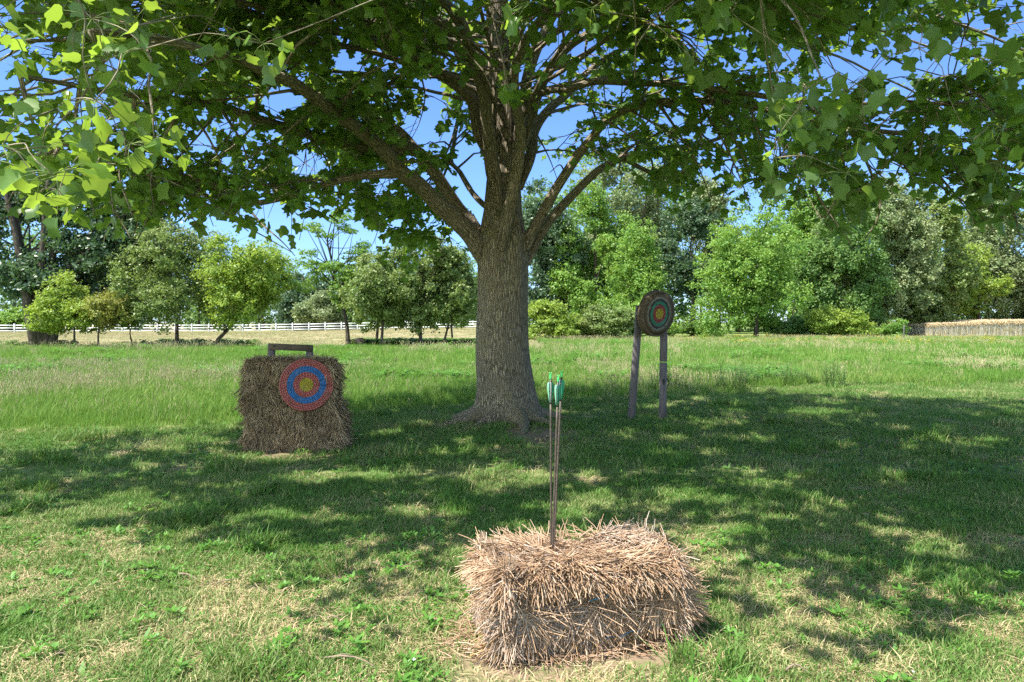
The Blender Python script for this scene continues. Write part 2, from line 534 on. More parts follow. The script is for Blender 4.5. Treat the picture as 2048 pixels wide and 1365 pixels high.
def lawn_weeds():
    T = []
    for k in range(3):                                    # plantain and dandelion rosettes
        v, q = leafy(r, 9, 0.11, 0.026, 0.75); T.append((v, [q], [0]))
    for k in range(2):                                    # leafy upright sprigs
        ps = []
        for j in range(5):
            v, q = leafy(r, 5, 0.075, 0.020, 0.7, z0=0.02 + 0.012 * j); v = v + np.array([r.normal(0, 0.035), r.normal(0, 0.035), 0]); ps.append((v, [q], [0]))
        T.append(merge(ps))
    ps = []
    for j in range(26):                                   # clover
        v, q = leafy(r, 3, 0.016, 0.014, 0.2, z0=0.03 + 0.02 * r.uniform(), curl=0.1); ps.append((v + np.array([r.normal(0, 0.06), r.normal(0, 0.06), 0]), [q], [0]))
    T.append(merge(ps))
    ps = []
    for j in range(1):                                    # white clover head
        v, q = leafy(r, 12, 0.014, 0.008, 1.0, z0=0.075, curl=-0.6); ps.append((v, [q], [1]))
    T.append(merge(ps))
    n = 16000
    x, y = scatter(r, n, 2.2, 18, 1.0)
    dens = 0.6 * vnoise(x, y, 0.42, 21) + 0.4 * vnoise(x, y, 0.15, 25)
    left = np.interp(x / y, [-0.7, -0.35, -0.1, 0.1, 0.4, 0.7], [1.3, 1.3, 0.8, 0.35, 0.45, 0.9]) * np.where(y < 5.5, 1.2, 0.55)
    ok = (y < meadow_edge(x) + 0.5) & ~in_bale(x, y) & ~in_stack(x, y) & (np.hypot(x - TREE[0], y - TREE[1]) > 0.9) & (r.uniform(0, 1, n) < np.clip((dens - 0.38) * 4.0, 0.03, 1) * left)
    ok &= np.hypot((x - 0.33) / 0.85, (y - 3.5) / 0.45) > 1
    x, y = x[ok], y[ok]; n = len(x)
    u = r.uniform(0, 1, n)
    k = np.where(u < 0.45, r.integers(0, 3, n), np.where(u < 0.72, r.integers(3, 5, n), np.where(u < 0.985, 5, 6)))
    s = r.uniform(0.4, 0.9, n)
    pts = np.stack([x, y, gz(x, y)], -1)
    rot = np.stack([r.normal(0, 0.1, n), r.normal(0, 0.1, n), r.uniform(0, 6.28, n)], -1)
    stuff('lawn_weeds', 'broad-leaved green weeds, plantain and clover in patches across the lawn', 'weeds', T, [M_weed, M_white], pts, k, rot, s)


def meadow():
    T = []
    for k in range(3):
        v, q, t = blades(r, 30, 0.20, 0.16, 0.40, 0.009, 0.6, 3); T.append((v, [q, t], [0, 0]))
    for k in range(2):                                    # grass with pale seed heads
        v, q, t = blades(r, 16, 0.20, 0.18, 0.36, 0.009, 0.5, 3)
        v2, q2, t2 = blades(r, 7, 0.20, 0.34, 0.52, 0.004, 0.3, 3)
        tips = v2.reshape(7, -1, 3)[:, -1]
        pt = np.stack([tips - [0, 0, 0.06], tips - [0, 0, 0.02], tips + [0.004, 0, 0.02]], 1)
        v3, f3, _ = btubes(pt, np.tile([0.003, 0.008, 0.002], (7, 1)), 4, False)
        T.append(merge([(v, [q, t], [0, 0]), (v2, [q2, t2], [1, 1]), (v3, f3, [1])]))
    ps = []
    for j in range(16):                                   # 5 leafy broad meadow plants
        v, q = leafy(r, 6, 0.13, 0.035, 0.6, z0=0.05 + 0.018 * j); ps.append((v + np.array([r.normal(0, 0.10), r.normal(0, 0.10), 0]), [q], [2]))
    T.append(merge(ps))
    ps = []
    for j in range(8):                                    # 6 yellow flowers
        c = np.array([r.normal(0, 0.2), r.normal(0, 0.2), 0.30 + r.uniform(0, 0.12)])
        v, q = leafy(r, 6, 0.035, 0.03, 0.2, curl=0.0); ps.append((v + c, [q], [3]))
        v4, f4, _ = btubes(np.array([[[c[0], c[1], 0], c]]), np.array([[0.003, 0.003]]), 3, False); ps.append((v4, f4, [0]))
    T.append(merge(ps))
    ps = []
    for j in range(7):                                    # 7 white umbels
        c = np.array([r.normal(0, 0.2), r.normal(0, 0.2), 0.36 + r.uniform(0, 0.15)])
        v, q = leafy(r, 7, 0.035, 0.016, 0.1, curl=0.0); ps.append((v + c, [q], [4]))
        v4, f4, _ = btubes(np.array([[[c[0], c[1], 0], c]]), np.array([[0.003, 0.003]]), 3, False); ps.append((v4, f4, [0]))
    T.append(merge(ps))
    X, Y, S = [], [], []
    for n, d0, d1, pw, sc in ((24000, 9, 26, 1.3, 1.0), (30000, 26, 80, 1.35, 1.35)):
        x, y = scatter(r, n, d0, d1, pw, 1.5, 0.73)
        X.append(x); Y.append(y); S.append(sc * r.uniform(0.75, 1.2, n))
    x, y, s = [np.concatenate(a) for a in (X, Y, S)]
    e = meadow_edge(x)
    far = np.where(x < 2, 44.5 + 0.6 * np.sin(x * 0.4), np.interp(x, [2, 10, 20, 60], [60, 68, 70, 72]))
    ok = (y > e - 0.3) & (y < far) & ~in_stack(x, y)
    # a paler, half-mown strip along the right-hand edge of the meadow
    strip = (x > 5) & (y < e + 2.2) & (vnoise(x, y, 0.8, 31) > 0.35)
    ok &= ~strip
    x, y, s, e = x[ok], y[ok], s[ok], e[ok]; n = len(x)
    s = s * np.clip(0.35 + 0.35 * (y - e + 0.3), 0.35, 1.0) * np.interp(y, [9, 20, 45, 80], [0.68, 0.78, 0.75, 0.7])
    u = r.uniform(0, 1, n)
    heads = np.clip(vnoise(x, y * 0.5, 2.6, 40) - 0.52 + 0.20 * sst(26, 42, y), 0.03, 0.4)
    brd = vnoise(x, y, 1.6, 44)
    k = np.where(u < heads, r.integers(3, 5, n), r.integers(0, 3, n))
    k = np.where((u > 0.65) & (brd > 0.66) & (y > 19), 5, k)
    yl = (x > 12) & (y > 45) & (r.uniform(0, 1, n) < 0.10)
    k = np.where(yl, 6, k)
    wh = (r.uniform(0, 1, n) < 0.0006); k = np.where(wh, 7, k)
    pts = np.stack([x, y, gz(x, y)], -1)
    rot = np.stack([r.normal(0, 0.1, n), r.normal(0, 0.1, n), r.uniform(0, 6.28, n)], -1)
    stuff('meadow_grass', 'tall green meadow grass with tan seed heads and a few flowers behind the lawn', 'meadow', T, [M_mead, M_seed, M_weed, M_yellow, M_white], pts, k, rot, s)


lawn(); lawn_weeds(); meadow()


def hay_stubble():
    T = []
    for k in range(3):
        v, q, t = blades(r, 26, 0.45, 0.06, 0.17, 0.014, 1.2); T.append((v, [q, t], [0, 0]))
    n = 16000
    x, y = scatter(r, n, 44, 122, 1.5, 2, 0.73)
    ok = (x < np.interp(y, [44, 60, 120], [2, 4, 6])); x, y = x[ok], y[ok]; n = len(x)
    x2, y2 = scatter(r, 9000, 62, 82, 1.2, 2, 0.73); o2 = (x2 > 2) & (y2 > np.interp(x2, [2, 10, 20, 60], [60, 68, 70, 72]))
    x = np.concatenate([x, x2[o2]]); y = np.concatenate([y, y2[o2]]); n = len(x)
    pts = np.stack([x, y, gz(x, y)], -1)
    rot = np.stack([0 * x, 0 * x, r.uniform(0, 6.28, n)], -1)
    stuff('hay_stubble', 'short tan and green stubble of the mown hay field running to the white fence', 'stubble', T, [blade_mat('stubble_blade', (0.18, 0.26, 0.06), (0.42, 0.32, 0.21), 0.36, 0.10, 0.2)], pts, r.integers(0, 3, n), rot, r.uniform(0.8, 1.4, n))


hay_stubble()


def wheat():
    T = []
    for k in range(3):
        n = 16
        v, q, t = blades(r, n, 0.30, 1.35, 1.75, 0.022, 0.12, 3)
        tips = v.reshape(n, -1, 3)[:, -1]
        a = r.uniform(0, 6.28, n); dr = np.stack([np.cos(a), np.sin(a), 0 * a], -1)
        pt = np.stack([tips - [0, 0, 0.03], tips + dr * 0.05 + [0, 0, 0.09], tips + dr * 0.16 + [0, 0, 0.08]], 1)
        v3, f3, _ = btubes(pt, np.tile([0.012, 0.030, 0.008], (n, 1)), 4, False)
        v4, q4, t4 = blades(r, 10, 0.3, 1.0, 1.5, 0.03, 0.5, 3)
        T.append(merge([(v, [q, t], [0, 0]), (v3, f3, [1]), (v4, [q4, t4], [1, 1])]))
    n = 9000
    x = r.uniform(48.5, 92, n); y = 84.5 + (x - 48) * -0.03 + 18 * r.uniform(0, 1, n) ** 2
    s = np.interp(x, [48, 56, 70], [0.75, 0.98, 1.06]) * r.uniform(0.85, 1.10, n) * (0.92 + 0.16 * vnoise(x, y, 1.2, 61))
    pts = np.stack([x, y, gz(x, y)], -1); rot = np.stack([0 * x, 0 * x, r.uniform(0, 6.28, n)], -1)
    stuff('grain_crop', 'tall ripe tan grain with grey stems standing at the far right before the wood', 'crop', T,
          [straw_mat('grain_stem', rough=0.7, tmix=0.4, cols=[(0.66, 0.64, 0.58), (0.80, 0.78, 0.72)]), straw_mat('grain_head', [(0.52, 0.40, 0.24), (0.70, 0.56, 0.36)])], pts, r.integers(0, 3, n), rot, s)


wheat()

# ------------------------------------------------------------------ the big tree
M_bark = bark_mat('tulip_tree_bark', (0.070, 0.056, 0.040), (0.380, 0.318, 0.235), (0.22, 0.20, 0.09))
M_limb = bark_mat('tulip_tree_limb_bark', (0.105, 0.085, 0.058), (0.46, 0.39, 0.285), None, 1.3)
M_leaf = leaf_mat('tulip_tree_leaf', (0.120, 0.225, 0.038), (0.075, 0.165, 0.032), (0.36, 0.53, 0.052), 0.50, 0.36, 0.40, True, (0.12, 0.20, 0.07))
M_petiole = flat_mat('leaf_stalk', (0.16, 0.22, 0.06), 0.5)

rt = np.random.default_rng(5)
D = 11.2


def L(*a):
    return np.array([P(*t) for t in a])


# limbs that the photo shows: (points as pixel and distance), start radius, end radius
LIMBS = [
    # low left limb and its forks
    (L((990, 560, 11.2), (948, 480, 11.1), (915, 442, 11.0), (878, 413, 10.8), (840, 372, 10.5), (802, 346, 10.2), (770, 305, 9.9), (735, 272, 9.6), (690, 240, 9.2), (640, 205, 8.7), (590, 168, 8.2), (545, 150, 7.8), (480, 120, 7.3), (390, 95, 6.7), (280, 70, 6.1), (180, 60, 5.6)), 0.20, 0.03),
    (L((802, 346, 10.2), (760, 349, 10.1), (700, 355, 10.0), (640, 372, 9.9), (560, 396, 9.8), (490, 407, 9.7), (430, 375, 9.5), (350, 345, 9.2), (280, 328, 8.9), (205, 304, 8.5), (120, 290, 8.1)), 0.075, 0.02),
    (L((490, 407, 9.7), (450, 413, 9.6), (420, 396, 9.4), (405, 390, 9.3), (330, 400, 8.9)), 0.035, 0.01),
    (L((985, 520, 11.2), (945, 452, 11.3), (915, 418, 11.3), (885, 372, 11.2), (858, 330, 11.1), (832, 303, 11.0), (782, 301, 10.8), (735, 295, 10.6), (660, 280, 10.2), (600, 262, 9.8), (520, 238, 9.3), (440, 215, 8.8), (370, 206, 8.3), (270, 190, 7.7), (160, 170, 7.1), (40, 150, 6.5)), 0.15, 0.025),
    (L((836, 306, 11.0), (800, 262, 11.2), (761, 242, 11.4), (700, 221, 11.7), (640, 188, 12.1), (575, 165, 12.5), (500, 140, 12.8)), 0.075, 0.02),
    (L((1000, 440, 11.5), (948, 390, 11.9), (920, 345, 12.3), (900, 320, 12.6), (908, 280, 13.0), (917, 234, 13.5), (930, 190, 14.2)), 0.07, 0.02),
    (L((985, 330, 11.2), (960, 272, 11.2), (946, 205, 11.1), (921, 176, 10.9), (885, 152, 10.7), (835, 128, 10.4), (782, 98, 10.1), (700, 72, 9.6), (600, 35, 9.0), (480, 5, 8.4), (360, -30, 7.8)), 0.13, 0.025),
    (L((835, 128, 10.4), (790, 162, 10.2), (740, 180, 10.0), (690, 196, 9.8), (630, 222, 9.6), (560, 240, 9.3)), 0.05, 0.012),
    (L((990, 300, 11.6), (955, 205, 11.8), (930, 144, 12.0), (905, 82, 12.2), (880, 53, 12.4), (852, 25, 12.6), (812, -10, 12.8), (740, -60, 13.2)), 0.12, 0.03),
    (L((1000, 420, 10.95), (984, 328, 10.85), (975, 246, 10.75), (965, 185, 10.6), (944, 123, 10.4), (930, 60, 10.2), (905, 22, 10.0), (870, -8, 9.8), (800, -80, 9.2), (720, -160, 8.5)), 0.155, 0.05),
    (L((985, 240, 11.3), (950, 110, 11.4), (905, 55, 11.5), (845, 0, 11.6), (770, -70, 11.7), (690, -150, 11.8)), 0.15, 0.05),
    # pale limb in front of the leader
    (L((1000, 520, 10.95), (1010, 455, 10.72), (1027, 369, 10.62), (1043, 280, 10.5), (1034, 205, 10.35), (1029, 150, 10.2), (1042, 105, 9.9), (1069, 56, 9.5), (1110, 16, 9.1), (1145, -5, 8.7), (1230, -50, 8.0), (1330, -110, 7.2)), 0.135, 0.04),
    (L((1030, 300, 11.0), (1047, 215, 11.1), (1058, 144, 11.15), (1090, 62, 11.2), (1128, 0, 11.3), (1180, -90, 11.4), (1230, -170, 11.6)), 0.13, 0.05),
    (L((1035, 330, 11.3), (1061, 235, 11.2), (1082, 172, 11.1), (1119, 115, 10.9), (1164, 78, 10.6), (1246, 38, 10.2), (1316, 16, 9.8), (1420, -15, 9.2), (1540, -50, 8.5)), 0.115, 0.03),
    (L((1050, 240, 11.1), (1082, 187, 10.9), (1143, 178, 10.6), (1192, 165, 10.4), (1266, 164, 10.1), (1398, 176, 9.6), (1500, 190, 9.2), (1600, 203, 8.8), (1720, 209, 8.3), (1850, 210, 7.9), (1980, 212, 7.5), (2100, 215, 7.1)), 0.075, 0.025),
    (L((1040, 380, 11.4), (1062, 308, 11.6), (1070, 263, 11.8), (1096, 222, 12.0), (1135, 189, 12.3), (1170, 150, 12.6), (1230, 105, 13.0), (1310, 70, 13.5), (1400, 40, 14.0)), 0.12, 0.03),
    # right-hand limbs
    (L((1030, 540, 11.2), (1062, 468, 11.1), (1090, 418, 11.0), (1131, 349, 10.9), (1172, 287, 10.8), (1213, 240, 10.6), (1254, 218, 10.4), (1316, 206, 10.1), (1398, 202, 9.8), (1500, 215, 9.5), (1600, 240, 9.3), (1700, 258, 9.1), (1830, 272, 8.8), (1960, 282, 8.5), (2080, 290, 8.2)), 0.11, 0.025),
    (L((1028, 570, 11.3), (1064, 500, 11.4), (1094, 451, 11.5), (1131, 404, 11.6), (1164, 371, 11.7), (1205, 338, 11.8), (1242, 318, 11.9), (1274, 308, 12.0), (1336, 306, 12.2), (1398, 291, 12.4), (1480, 262, 12.7), (1570, 240, 13.0)), 0.115, 0.025),
    (L((1250, 318, 11.9), (1295, 343, 12.0), (1340, 349, 12.1), (1398, 335, 12.2), (1470, 318, 12.4), (1550, 320, 12.7)), 0.045, 0.012),
]
HANG0 = len(LIMBS)
LIMBS += [
    (L((917, 234, 13.5), (900, 290, 13.4), (868, 350, 13.2), (835, 410, 13.0), (800, 470, 12.8), (785, 520, 12.6)), 0.03, 0.008),
    (L((900, 320, 12.6), (880, 380, 12.6), (890, 440, 12.5), (905, 500, 12.4)), 0.025, 0.008),
    (L((868, 350, 13.2), (820, 390, 13.4), (770, 430, 13.4), (745, 490, 13.3)), 0.02, 0.007),
    (L((735, 295, 10.6), (700, 330, 10.9), (680, 380, 11.1), (672, 430, 11.2)), 0.025, 0.007),
    (L((700, 221, 11.7), (730, 290, 12.0), (735, 350, 12.2), (720, 390, 12.2)), 0.022, 0.007),
    (L((350, 345, 9.2), (420, 400, 9.2), (470, 440, 9.1), (530, 475, 9.0), (585, 505, 8.9)), 0.022, 0.006),
    (L((205, 304, 8.5), (200, 360, 8.3), (230, 420, 8.2), (265, 480, 8.1)), 0.022, 0.006),
    (L((120, 290, 8.1), (90, 350, 7.9), (80, 400, 7.7), (95, 440, 7.6)), 0.022, 0.006),
    (L((280, 328, 8.9), (330, 380, 9.0), (380, 430, 9.0), (410, 470, 8.9)), 0.02, 0.006),
    (L((370, 206, 8.3), (320, 290, 8.2), (300, 360, 8.1), (310, 420, 8.0)), 0.025, 0.007),
    (L((1316, 206, 10.1), (1360, 270, 10.2), (1400, 340, 10.3), (1430, 430, 10.3)), 0.025, 0.007),
    (L((1398, 335, 12.2), (1340, 370, 12.1), (1300, 400, 12.0)), 0.02, 0.006),
    (L((1398, 202, 9.8), (1450, 290, 9.7), (1480, 360, 9.6), (1500, 410, 9.5)), 0.025, 0.007),
    (L((1600, 240, 9.3), (1610, 320, 9.2), (1640, 400, 9.1), (1700, 490, 8.9)), 0.03, 0.007),
    (L((1700, 258, 9.1), (1740, 340, 8.9), (1760, 420, 8.8), (1730, 480, 8.7)), 0.028, 0.007),
    (L((1830, 272, 8.8), (1870, 340, 8.6), (1920, 400, 8.4), (1950, 450, 8.3)), 0.028, 0.007),
    (L((1960, 282, 8.5), (2000, 360, 8.3), (2030, 430, 8.2), (2040, 480, 8.1)), 0.028, 0.007),
    (L((1131, 349, 10.9), (1120, 330, 10.6), (1100, 345, 10.4)), 0.015, 0.006),
    (L((1061, 308, 11.6), (1110, 300, 12.2), (1180, 310, 12.6), (1230, 330, 12.8)), 0.025, 0.007),
    (L((1570, 240, 13.0), (1560, 310, 12.8), (1590, 370, 12.6), (1620, 420, 12.5)), 0.025, 0.007),
    (L((40, 150, 6.5), (60, 230, 6.6), (90, 300, 6.7), (110, 370, 6.7)), 0.022, 0.007),
    (L((180, 60, 5.6), (210, 150, 5.8), (240, 230, 5.9), (250, 320, 5.9)), 0.022, 0.007),
    (L((1980, 212, 7.5), (1900, 150, 7.2), (1850, 220, 7.0), (1840, 320, 6.9)), 0.022, 0.007),
    (L((440, 215, 8.8), (480, 280, 8.9), (500, 330, 9.0), (530, 370, 9.0)), 0.022, 0.007),
    (L((370, 206, 8.3), (420, 280, 8.4), (445, 340, 8.5), (440, 390, 8.5)), 0.022, 0.007),
    (L((270, 190, 7.7), (262, 280, 7.8), (240, 350, 7.8), (270, 440, 7.8)), 0.022, 0.007),
    (L((160, 170, 7.1), (150, 260, 7.2), (170, 350, 7.2), (190, 430, 7.2)), 0.022, 0.007),
    (L((330, 400, 8.9), (300, 430, 8.8), (280, 470, 8.7), (262, 500, 8.6)), 0.018, 0.006),
    (L((120, 290, 8.1), (50, 350, 8.0), (10, 420, 7.9)), 0.02, 0.006),
    (L((205, 304, 8.5), (160, 370, 8.3), (130, 430, 8.1)), 0.02, 0.006),
    (L((490, 407, 9.7), (520, 445, 9.6), (560, 480, 9.5), (590, 512, 9.4)), 0.02, 0.006),
    (L((1500, 215, 9.5), (1530, 300, 9.4), (1560, 380, 9.3)), 0.022, 0.007),
    (L((1650, 250, 9.2), (1690, 340, 9.1), (1650, 440, 9.0)), 0.022, 0.007),
    (L((1398, 202, 9.8), (1400, 280, 9.9), (1350, 330, 10.0), (1320, 375, 10.0)), 0.022, 0.007),
    (L((1750, 265, 9.0), (1800, 320, 8.9), (1830, 370, 8.8)), 0.022, 0.007),
    (L((1900, 278, 8.6), (1960, 350, 8.5), (1990, 430, 8.4)), 0.022, 0.007),
    (L((1470, 318, 12.4), (1450, 380, 12.3), (1430, 440, 12.2)), 0.02, 0.006),
    (L((600, 262, 9.8), (640, 300, 10.2), (660, 350, 10.4), (640, 410, 10.4)), 0.02, 0.006),
    (L((1172, 287, 10.8), (1205, 315, 10.7), (1235, 350, 10.5)), 0.018, 0.006),
    (L((1213, 240, 10.6), (1270, 280, 10.4), (1320, 310, 10.3)), 0.02, 0.006),
    (L((1254, 218, 10.4), (1330, 260, 10.2), (1400, 310, 10.1), (1440, 360, 10.0)), 0.02, 0.006),
    (L((1070, 263, 11.8), (1095, 310, 12.0), (1115, 360, 12.0)), 0.018, 0.006),
    (L((1398, 291, 12.4), (1450, 330, 12.3), (1490, 380, 12.2)), 0.018, 0.006),
    (L((600, 262, 9.8), (560, 310, 9.9), (520, 345, 10.0), (470, 360, 10.0)), 0.02, 0.006),
    (L((520, 238, 9.3), (470, 290, 9.4), (410, 330, 9.5), (360, 380, 9.5)), 0.02, 0.006),
    (L((440, 215, 8.8), (390, 280, 8.9), (340, 330, 9.0), (300, 380, 9.0)), 0.02, 0.006),
    (L((700, 221, 11.7), (670, 260, 12.2), (640, 290, 12.6), (600, 300, 12.9)), 0.02, 0.006),
    (L((560, 396, 9.8), (520, 380, 10.1), (470, 365, 10.4), (420, 370, 10.7)), 0.018, 0.006),
    (L((640, 205, 8.7), (590, 250, 8.7), (540, 290, 8.7), (500, 310, 8.6)), 0.02, 0.006),
    (L((761, 242, 11.4), (740, 290, 11.9), (715, 320, 12.3), (690, 330, 12.5)), 0.018, 0.006),
    (L((1480, 262, 12.7), (1530, 300, 12.6), (1590, 330, 12.5), (1640, 350, 12.4)), 0.02, 0.006),
    (L((1600, 240, 9.3), (1570, 300, 9.7), (1530, 340, 10.0), (1500, 370, 10.2)), 0.02, 0.006),
    (L((1700, 258, 9.1), (1720, 310, 9.5), (1760, 350, 9.8), (1800, 380, 10.0)), 0.02, 0.006),
    (L((1830, 272, 8.8), (1800, 330, 9.0), (1780, 380, 9.2)), 0.02, 0.006),
    (L((1720, 209, 8.3), (1690, 270, 8.4), (1640, 310, 8.5), (1600, 350, 8.6)), 0.02, 0.006),
    (L((1316, 206, 10.1), (1290, 250, 10.3), (1250, 280, 10.4), (1210, 290, 10.5)), 0.018, 0.006),
    (L((835, 128, 10.4), (850, 190, 10.8), (840, 240, 11.0), (820, 280, 11.1)), 0.018, 0.006),
]
HANG1 = len(LIMBS)
N_SEEN = len(LIMBS)
# limbs behind, overhead and above the frame
B0 = np.array([TREE[0], TREE[1], 0.0])


def radial(az, z0, reach, z1, sag=0.0, r0=0.12):
    a = R(az); d = np.array([math.cos(a), math.sin(a), 0.0]); e = np.array([-d[1], d[0], 0]); b1, b2 = rt.normal(0, 0.45), rt.normal(0, 0.3)
    pts = []
    for t in np.linspace(0, 1, 7):
        z = z0 + (z1 - z0) * (1 - (1 - t) ** 1.7) - sag * t ** 3
        pts.append(B0 + d * reach * t ** 1.15 + np.array([0, 0, z]) + e * (b1 * math.sin(t * 3.1) + b2 * math.sin(t * 6.5)) + np.array([0, 0, 0.18 * math.sin(t * 7 + az)]) * t)
    return (np.array(pts), r0, 0.02)


for az, z0, re, z1, sg in ((72, 4.6, 5.4, 6.0, 0.8), (128, 4.8, 5.8, 6.2, 0.9), (38, 5.0, 5.8, 6.4, 1.0), (158, 5.2, 6.4, 6.6, 1.2), (98, 5.8, 5.0, 7.6, 0.6),
                           (20, 7.0, 5.4, 9.0, 0.6), (80, 7.2, 4.6, 9.4, 0.4), (150, 7.0, 5.4, 9.0, 0.7), (205, 7.2, 5.8, 8.8, 0.9), (262, 7.4, 5.0, 9.0, 0.8), (320, 7.2, 5.6, 8.8, 0.8),
                           (50, 8.8, 3.4, 11.2, 0.3), (140, 8.8, 3.6, 11.0, 0.3), (230, 8.8, 3.8, 11.0, 0.4), (310, 8.8, 3.6, 10.8, 0.4)):
    LIMBS.append(radial(az + rt.normal(0, 6), z0, re, z1, sg, 0.04))
for az, z0, re, z1, sg in ((188, 6.0, 7.4, 6.7, 1.3), (214, 4.9, 8.6, 5.6, 1.5), (236, 5.0, 9.2, 5.6, 1.6), (250, 5.2, 8.4, 5.6, 1.4), (275, 5.0, 7.4, 5.6, 1.1), (302, 5.8, 8.4, 6.4, 1.6), (328, 6.2, 8.6, 6.8, 1.9), (350, 6.3, 8.0, 6.9, 1.8), (14, 6.4, 8.2, 7.0, 1.8),
                           (202, 5.6, 9.6, 6.0, 1.7), (225, 5.8, 9.8, 6.2, 1.8), (242, 6.0, 9.4, 6.2, 1.6), (262, 6.0, 7.2, 7.0, 1.2), (288, 6.0, 7.4, 6.8, 1.2), (312, 5.9, 8.4, 6.8, 1.3), (180, 5.8, 8.8, 6.6, 1.4), (338, 6.6, 8.6, 7.4, 1.6), (5, 6.8, 7.6, 6.9, 1.0), (218, 6.6, 9.0, 7.4, 1.4), (195, 6.6, 8.6, 7.6, 1.4), (208, 5.2, 9.4, 5.8, 1.5), (230, 5.4, 10.0, 6.0, 1.7), (222, 6.2, 10.0, 6.8, 1.7), (240, 6.8, 9.0, 7.4, 1.4), (212, 7.4, 8.6, 8.4, 1.2), (232, 7.4, 8.6, 8.2, 1.2), (198, 6.2, 8.2, 6.8, 1.7), (262, 5.4, 9.2, 5.8, 0.9), (272, 5.6, 9.6, 6.0, 0.9), (282, 5.4, 9.4, 5.8, 1.0), (292, 5.6, 9.6, 6.0, 1.1), (300, 6.4, 9.8, 7.0, 1.2), (270, 6.6, 9.2, 7.4, 1.0), (285, 6.8, 9.6, 7.4, 1.1), (308, 5.2, 9.8, 5.8, 1.3), (186, 5.4, 9.0, 6.0, 1.6)):
    LIMBS.append(radial(az + rt.normal(0, 4), z0, re, z1, sg, 0.042))
# two limbs that reach out over the camera and carry the near leaf sprays
LIMBS.append((np.array([B0 + [0, -0.1, 4.6], B0 + [-0.7, -1.8, 5.6], [-1.6, 7.0, 5.6], [-2.0, 5.2, 4.9], [-2.1, 4.0, 3.9], [-2.0, 3.3, 3.1]]), 0.05, 0.006))
LIMBS.append((np.array([B0 + [0.1, -0.1, 4.4], B0 + [0.8, -1.6, 5.3], [1.5, 7.2, 5.2], [1.75, 5.6, 4.4], [1.75, 4.5, 3.5], [1.66, 3.9, 2.9]]), 0.05, 0.006))


def leader_path():
    return np.array([B0 + [0, 0, -0.25], B0 + [0, 0, 0.5], P(1004, 700, D) * [1, 1, 1], P(1006, 560, D), P(1006, 440, D), P(1008, 300, D + 0.1), P(1000, 150, D + 0.15), P(990, 0, D + 0.2), B0 + [-0.3, 0.3, 8.6], B0 + [-0.2, 0.2, 10.6], B0 + [-0.15, 0.2, 12.4]])


tree = thing('tulip_tree', (B0[0], B0[1], 0.0), 'large broad tree with furrowed trunk and low spreading limbs shading the lawn', 'tree')


NEARX = np.array([-600, 0, 150, 300, 450, 600, 700, 850, 900, 1000, 1300, 1360, 1420, 1700, 1900, 2048, 2600])
NEARY = np.array([1020, 1045, 1085, 1110, 1140, 1150, 1105, 1115, 1140, 1085, 1085, 1230, 1330, 1350, 1300, 1300, 1300])
FARX = np.array([-600, 0, 150, 300, 450, 520, 700, 900, 1100, 1400, 1500, 1700, 1900, 2048, 2600])
FARY = np.array([920, 905, 885, 868, 856, 850, 785, 772, 770, 776, 785, 795, 797, 803, 812])


